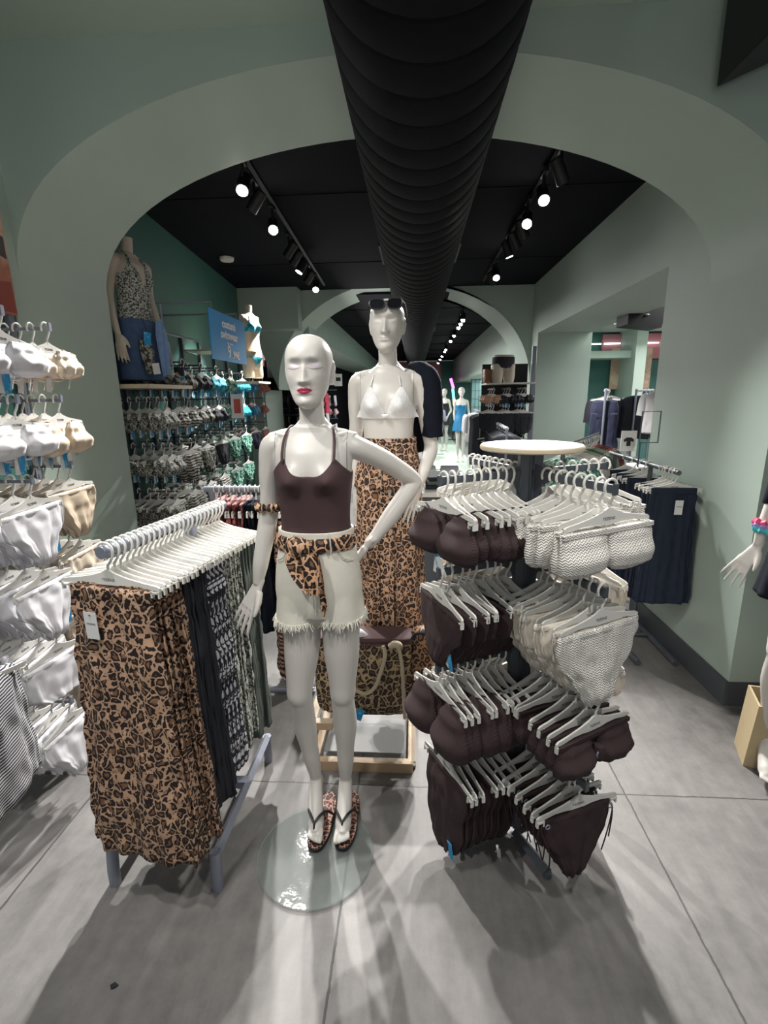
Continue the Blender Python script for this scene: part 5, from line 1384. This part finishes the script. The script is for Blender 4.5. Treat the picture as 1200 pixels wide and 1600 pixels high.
# ------------------------------------------------------------------ side room seen through the right opening
def simple_rack(x0, y0, x1, y1, z, items, label, where, hg=HGS, stuffhang=False):
    t = empty('clothes_rack', ((x0+x1)/2, (y0+y1)/2, 0), 0, label, 'clothes rack')
    m = MB(); m.tube([rel((x0, y0, z), t), rel((x1, y1, z), t)], .013, 8); m.build('top_rail', GREYM, t)
    m = MB()
    for x, y in ((x0, y0), (x1, y1)): m = MB(); m.tube([rel((x, y, 0.015), t), rel((x, y, z), t)], .013, 8); m.tube([rel((x-.2, y-.1, .015), t), rel((x+.2, y+.1, .015), t)], .014, 8); m.build('upright', GREYM, t)
    n = len(items)
    hang_row(Vector((x0, y0, z)).lerp(Vector((x1, y1, z)), .03), Vector((x0, y0, z)).lerp(Vector((x1, y1, z)), .97), n, {i: it[0] for i, it in enumerate(items)}, '', '', where, hg, .02, descs=[it[1] for it in items], cats=[it[2] for it in items], hgparts=False, turn=.15)
trn = trousers_garment(plain('navy_trouser_fabric', (.02, .025, .06), .8), .62, 100); jac = top_garment(WHITEF, .6, .18, 'shirt', .3, 101); blk_t = top_garment(BLACKF, .55, .17, 'shirt', .15, 102)
gry = top_garment(plain('grey_jersey', (.42, .42, .43), .8), .5, .18, 'shirt', .2, 103); lil = top_garment(plain('lilac_grey_fabric', (.30, .30, .40), .8), .55, .18, 'shirt', .25, 104); redt = top_garment(plain('red_fabric', (.55, .03, .08), .7), .4, .15, 'shirt', .1, 105); pnk = top_garment(plain('pale_pink_fabric', (.7, .45, .48), .7), .4, .15, 'shirt', .1, 106)
simple_rack(1.95, 5.3, 2.35, 6.3, 1.62, [(trn, 'navy trousers', 'trousers')]*8+[(lil, 'pale lilac shirt', 'shirt')]*2, 'rack of navy trousers seen through the right opening', 'on the navy trouser rack in the side room')
simple_rack(2.55, 6.0, 3.1, 6.8, 1.62, [(blk_t, 'black shirt', 'shirt')]*3+[(lil, 'grey lilac shirt', 'shirt')]*2, 'rack of black shirts deeper in the side room', 'on the black shirt rack in the side room')
simple_rack(2.42, 5.1, 2.9, 5.6, 1.68, [(gry, 'grey shirt', 'shirt')]*3+[(jac, 'white shirt', 'shirt')]*2, 'rack of grey and white shirts in the side room', 'on the grey shirt rack in the side room')
def folded(m, c, d, n, rz=0):
    for i in range(n):
        m.box((c[0]+random.uniform(-.006, .006), c[1]+random.uniform(-.006, .006), c[2]+.018+i*.034), (d[0], d[1], .030), rz=rz+random.uniform(-.04, .04))
def shop_table(x, y, w_, d_, h, label, mats, where):
    t = empty('display_table', (x, y, 0), 0, label, 'table')
    m = MB(); m.box((0, 0, h-.015), (w_, d_, .03)); m.build('table_top', PALEW, t, smooth=False)
    for sx in (-1, 1):
        for sy in (-1, 1):
            m = MB(); m.box((sx*(w_/2-.03), sy*(d_/2-.03), (h-.03)/2), (.03, .03, h-.03)); m.build('leg', GREYM, t, smooth=False)
    n = len(mats)
    for i, (mt, nm_) in enumerate(mats):
        for k in range(3):
            m = MB(); m.box((0, 0, .014), (w_/n*.8, d_*.6, .026))
            o = m.build('folded_garment', mt, smooth=False, bevel=.008); o.location = (x-w_/2+w_*(i+.5)/n+random.uniform(-.01, .01), y+random.uniform(-.01, .01), h+k*.028); o.rotation_euler = (0, 0, random.uniform(-.06, .06))
            setp(o, f"folded {nm_} garment, {['lowest', 'middle', 'topmost'][k]} of stack {ords[i]} from left {where}", 'folded garment', f'folded {nm_} garments {where}')
shop_table(2.15, 4.75, .8, .5, .85, 'display table with folded clothes just beyond the right opening', [(NAVY2, 'navy'), (WHITEF, 'white'), (BLACKF, 'black')], 'on the side room table')
shop_table(2.95, 4.55, .7, .5, .60, 'lower table with folded clothes further beyond the right opening', [(SAGEF, 'grey'), (SAGEF, 'grey-green'), (BLACKF, 'charcoal')], 'on the side room lower table')
t = empty('size_card', (2.12, 5.05, 1.03), 0, 'small white card with a black shirt picture standing on the side room table', 'card')
m = MB(); m.box((0, 0, .1), (.15, .006, .2)); m.build('card', TAGW, t, smooth=False)
m = MB(); m.prism([(-.02, .05), (.02, .05), (.02, .1), (.045, .09), (.05, .115), (.02, .135), (-.02, .135), (-.05, .115), (-.045, .09), (-.02, .1)], -.006, -.0035); m.build('shirt_picture', PRINT, t, smooth=False)
m = MB(); m.box((0, 0, -.08), (.02, .02, .16)); m.build('stem', GREYM, t, smooth=False)
t = empty('wall_poster', (3.3, 8.08, 1.95), 0, 'pale tan poster on the back wall of the side room', 'poster'); m = MB(); m.box((0, -.03, 0), (.6, .02, .6)); m.build('panel', twotone('tan_poster', (.55, .38, .28), (.70, .55, .42), 4, .5), t, smooth=False)
m = MB()
for k in range(9): m.box((2.7+k*.28, 8.02, 2.32), (.24, .012, .02))
o = m.build('light_strip', STRIPL, smooth=False); setp(o, 'row of small light strips above the green panels of the side room', 'light')

# ------------------------------------------------------------------ far room
shop_table(-.62, 8.2, .8, .6, .80, 'far room table with folded clothes left of the aisle', [(TERRA, 'terracotta'), (WHITEF, 'white'), (BLACKF, 'black')], 'on the first far table')
shop_table(.12, 5.0, .7, .9, .78, 'white table of dark clothes between the rear mannequin and the round-topped stand', [(BLACKF, 'black'), (SAGEF, 'dark green'), (BLACKF, 'charcoal')], 'on the dark clothes table')
t = empty('display_cube', (.10, 3.6, 0), 0, 'grey display cube with dark folded clothes behind the stand', 'display cube')
m = MB(); m.box((0, 0, .93), (.62, .55, .03)); m.build('top_panel', WHITEP, t, smooth=False)
m = MB(); m.box((0, 0, .46), (.56, .5, .90)); m.build('cube_body', DGREYM, t, smooth=False)
for i in range(4):
    m = MB(); m.box((0, 0, .015), (.22, .3, .028)); o = m.build('folded_garment', [TERRA, BROWN, TERRA, BLACKF][i], smooth=False, bevel=.008); o.location = (-.06, 3.55, .946+i*.03); o.rotation_euler = (0, 0, .05*i)
    setp(o, f"folded garment on the grey cube behind the mannequins, {['lowest', 'second', 'third', 'topmost'][i]} of the stack", 'folded garment', 'folded garments on the grey cube')
for i in range(3):
    m = MB(); m.box((0, 0, .015), (.24, .3, .028)); o = m.build('folded_garment', [BLACKF, SAGEF, BLACKF][i], smooth=False, bevel=.008); o.location = (.2, 3.6, .946+i*.03); o.rotation_euler = (0, 0, .07*i)
    setp(o, f"dark folded garment on the right of the grey cube, {['lowest', 'middle', 'topmost'][i]} of the stack", 'folded garment', 'dark folded garments on the grey cube')
blkd = top_garment(BLACKF, .8, .16, 'dress', 0, 110)
simple_rack(.95, 5.2, 1.0, 6.1, 1.25, [(blkd, 'black dress', 'dress')]*6, 'rack of black dresses right of the aisle in the middle room', 'on the black dress rack right of the aisle')
simple_rack(1.15, 8.8, 1.2, 10.2, 1.3, [(blkd, 'black dress', 'dress')]*3+[(jac, 'white shirt', 'shirt')]*3, 'rack of black and white clothes right of the far aisle', 'on the far rack right of the aisle')
simple_rack(.25, 9.4, .35, 10.6, 1.25, [(blk_t, 'black shirt', 'shirt')]*4+[(redt, 'red shirt', 'shirt')]*2, 'rack of black and red clothes left of the far aisle', 'on the far rack left of the aisle')
simple_rack(.2, 12.5, .6, 13.5, 1.3, [(pnk, 'pink shirt', 'shirt')]*3+[(lil, 'lilac shirt', 'shirt')]*2, 'rack of pink and lilac shirts deep in the far room', 'on the deepest rack in the far room')
for i, (x, y, mt) in enumerate([(.85, 14.5, BLACKF), (1.1, 12, BLUEF), (.55, 16.5, WHITEF)]):
    lb_ = ['far away mannequin in black near the neon light', 'far away mannequin in blue by the tiled pillar', 'most distant mannequin in white in the aisle'][i]
    t = empty('mannequin', (x, y, 0), random.uniform(-.5, .5), lb_, 'mannequin')
    o = bpy.data.objects.new('body', b2.data); COL.objects.link(o); o.parent = t; o['makeup'] = 0.0
    dress('worn_dress', mt, t, .75, 1.36)
# neon strip
t = empty('neon_light', (1.38, 18, 1.2), 0, 'pink, green and yellow neon light glowing deep in the store', 'neon light')
for mt, a, b_ in ((NEONP, (-.12, 0, .95), (-.02, 0, .62)), (NEONG, (-.04, 0, .60), (.0, 0, .28)), (NEONY, (.0, 0, .26), (.06, 0, -.12))):
    m = MB(); m.tube([a, b_], .045, 8); m.build('tube', mt, t)
m = MB(); m.tube([(0, .05, -1.2), (0, .05, .95)], .02, 8); m.box((0, .05, -1.19), (.3, .3, .02)); m.build('stand', BLACKM, t)
# left far wall : rails of small garments, cards, red tops
tn = ['nearest', 'second', 'third', 'fourth', 'fifth']
f_w = brief(WHITEF, .13, .2, seed=120, tagn=0); f_p = mk(pnk.root.data.materials[0], 121)[0]; f_r = redt; f_l = mk(lil.root.data.materials[0], 124)[0]
d5 = empty('wall_display', (-2.52, 10, 0), 0, 'metal arms on the far left wall beyond the second arch', 'wall display')
for i, y in enumerate((8.6, 9.4, 10.3, 11.4, 12.6)):
    for j, z in enumerate((1.75, 1.40, 1.05)):
        pr_ = [[f_l, f_w, f_w], [f_w, f_r, f_p], [f_p, f_w, f_w], [f_r, f_w, f_l], [f_w, f_p, f_w]][i][j]
        ds = [['lilac top', 'white brief', 'white brief'], ['white brief', 'red top', 'pink top'], ['pink top', 'white brief', 'white brief'], ['red top', 'white brief', 'lilac top'], ['white brief', 'pink top', 'white brief']][i][j]
        t = MB(); t.tube([(-.02, y-10, z), (.57, y-10, z)], .01, 6); t.build('arm', GREYM, d5)
        for k in range(3):
            pr_.put((-2.0-.15*k, y, z), PI/2, f"{ds} on the far left wall, {tn[i]} column, {['top', 'middle', 'lower'][j]} row, {NTH[k]} one", ds.split()[-1], 'garments on the far left wall', True, 1.3)
    c = empty('price_card', (-1.95, y+.3, 2.0), .3, f'white price card over the far left wall products, {tn[i]} one', 'price card', 'price cards on the far left wall')
    m = MB(); m.box((0, 0, 0), (.2, .01, .3)); m.build('card', TAGW, c, smooth=False)
    m = MB(); m.box((0, -.007, .02), (.12, .003, .09)); m.build('print', PRINT, c, smooth=False)
# dark shelving seen under the left of the far arch
ds_ = empty('shelf_unit', (-2.1, 8.5, 0), 0, 'dark shelving with boxes under the left end of the far arch', 'shelf unit')
m = MB(); m.box((0, .2, 1.1), (.7, .03, 2.2))
for z in (.5, .9, 1.3, 1.6, 1.9): m.box((0, 0, z), (.7, .4, .02))
for x in (-.34, 0, .34): m.box((x, 0, 1.1), (.02, .4, 2.2))
m.build('frame', BLACKM, ds_, smooth=False)
# leaf on the floor
m = MB(); m.add([(0, 0, .002), (.012, .006, .006), (.026, .001, .003), (.020, -.006, .007), (.010, -.010, .003), (0, 0, .0012), (.012, .006, .005), (.026, .001, .002), (.020, -.006, .006), (.010, -.010, .002)], [(0, 1, 2, 3, 4), (9, 8, 7, 6, 5)]+[(i, i+5, (i+1) % 5+5, (i+1) % 5) for i in range(5)])
o = m.build('fallen_leaf', BLACKF, smooth=False); o.location = (-.85, .985, 0); setp(o, 'tiny dark scrap on the floor at lower left', 'scrap')

HGS.finish('clothes_hanger', 'many small white hangers on the more distant rails and wall arms', 'hangers')

for o in bpy.data.objects:
    if o.get('label') and len(o['label'].split()) > 16: print('LONG', o.name, o['label'])
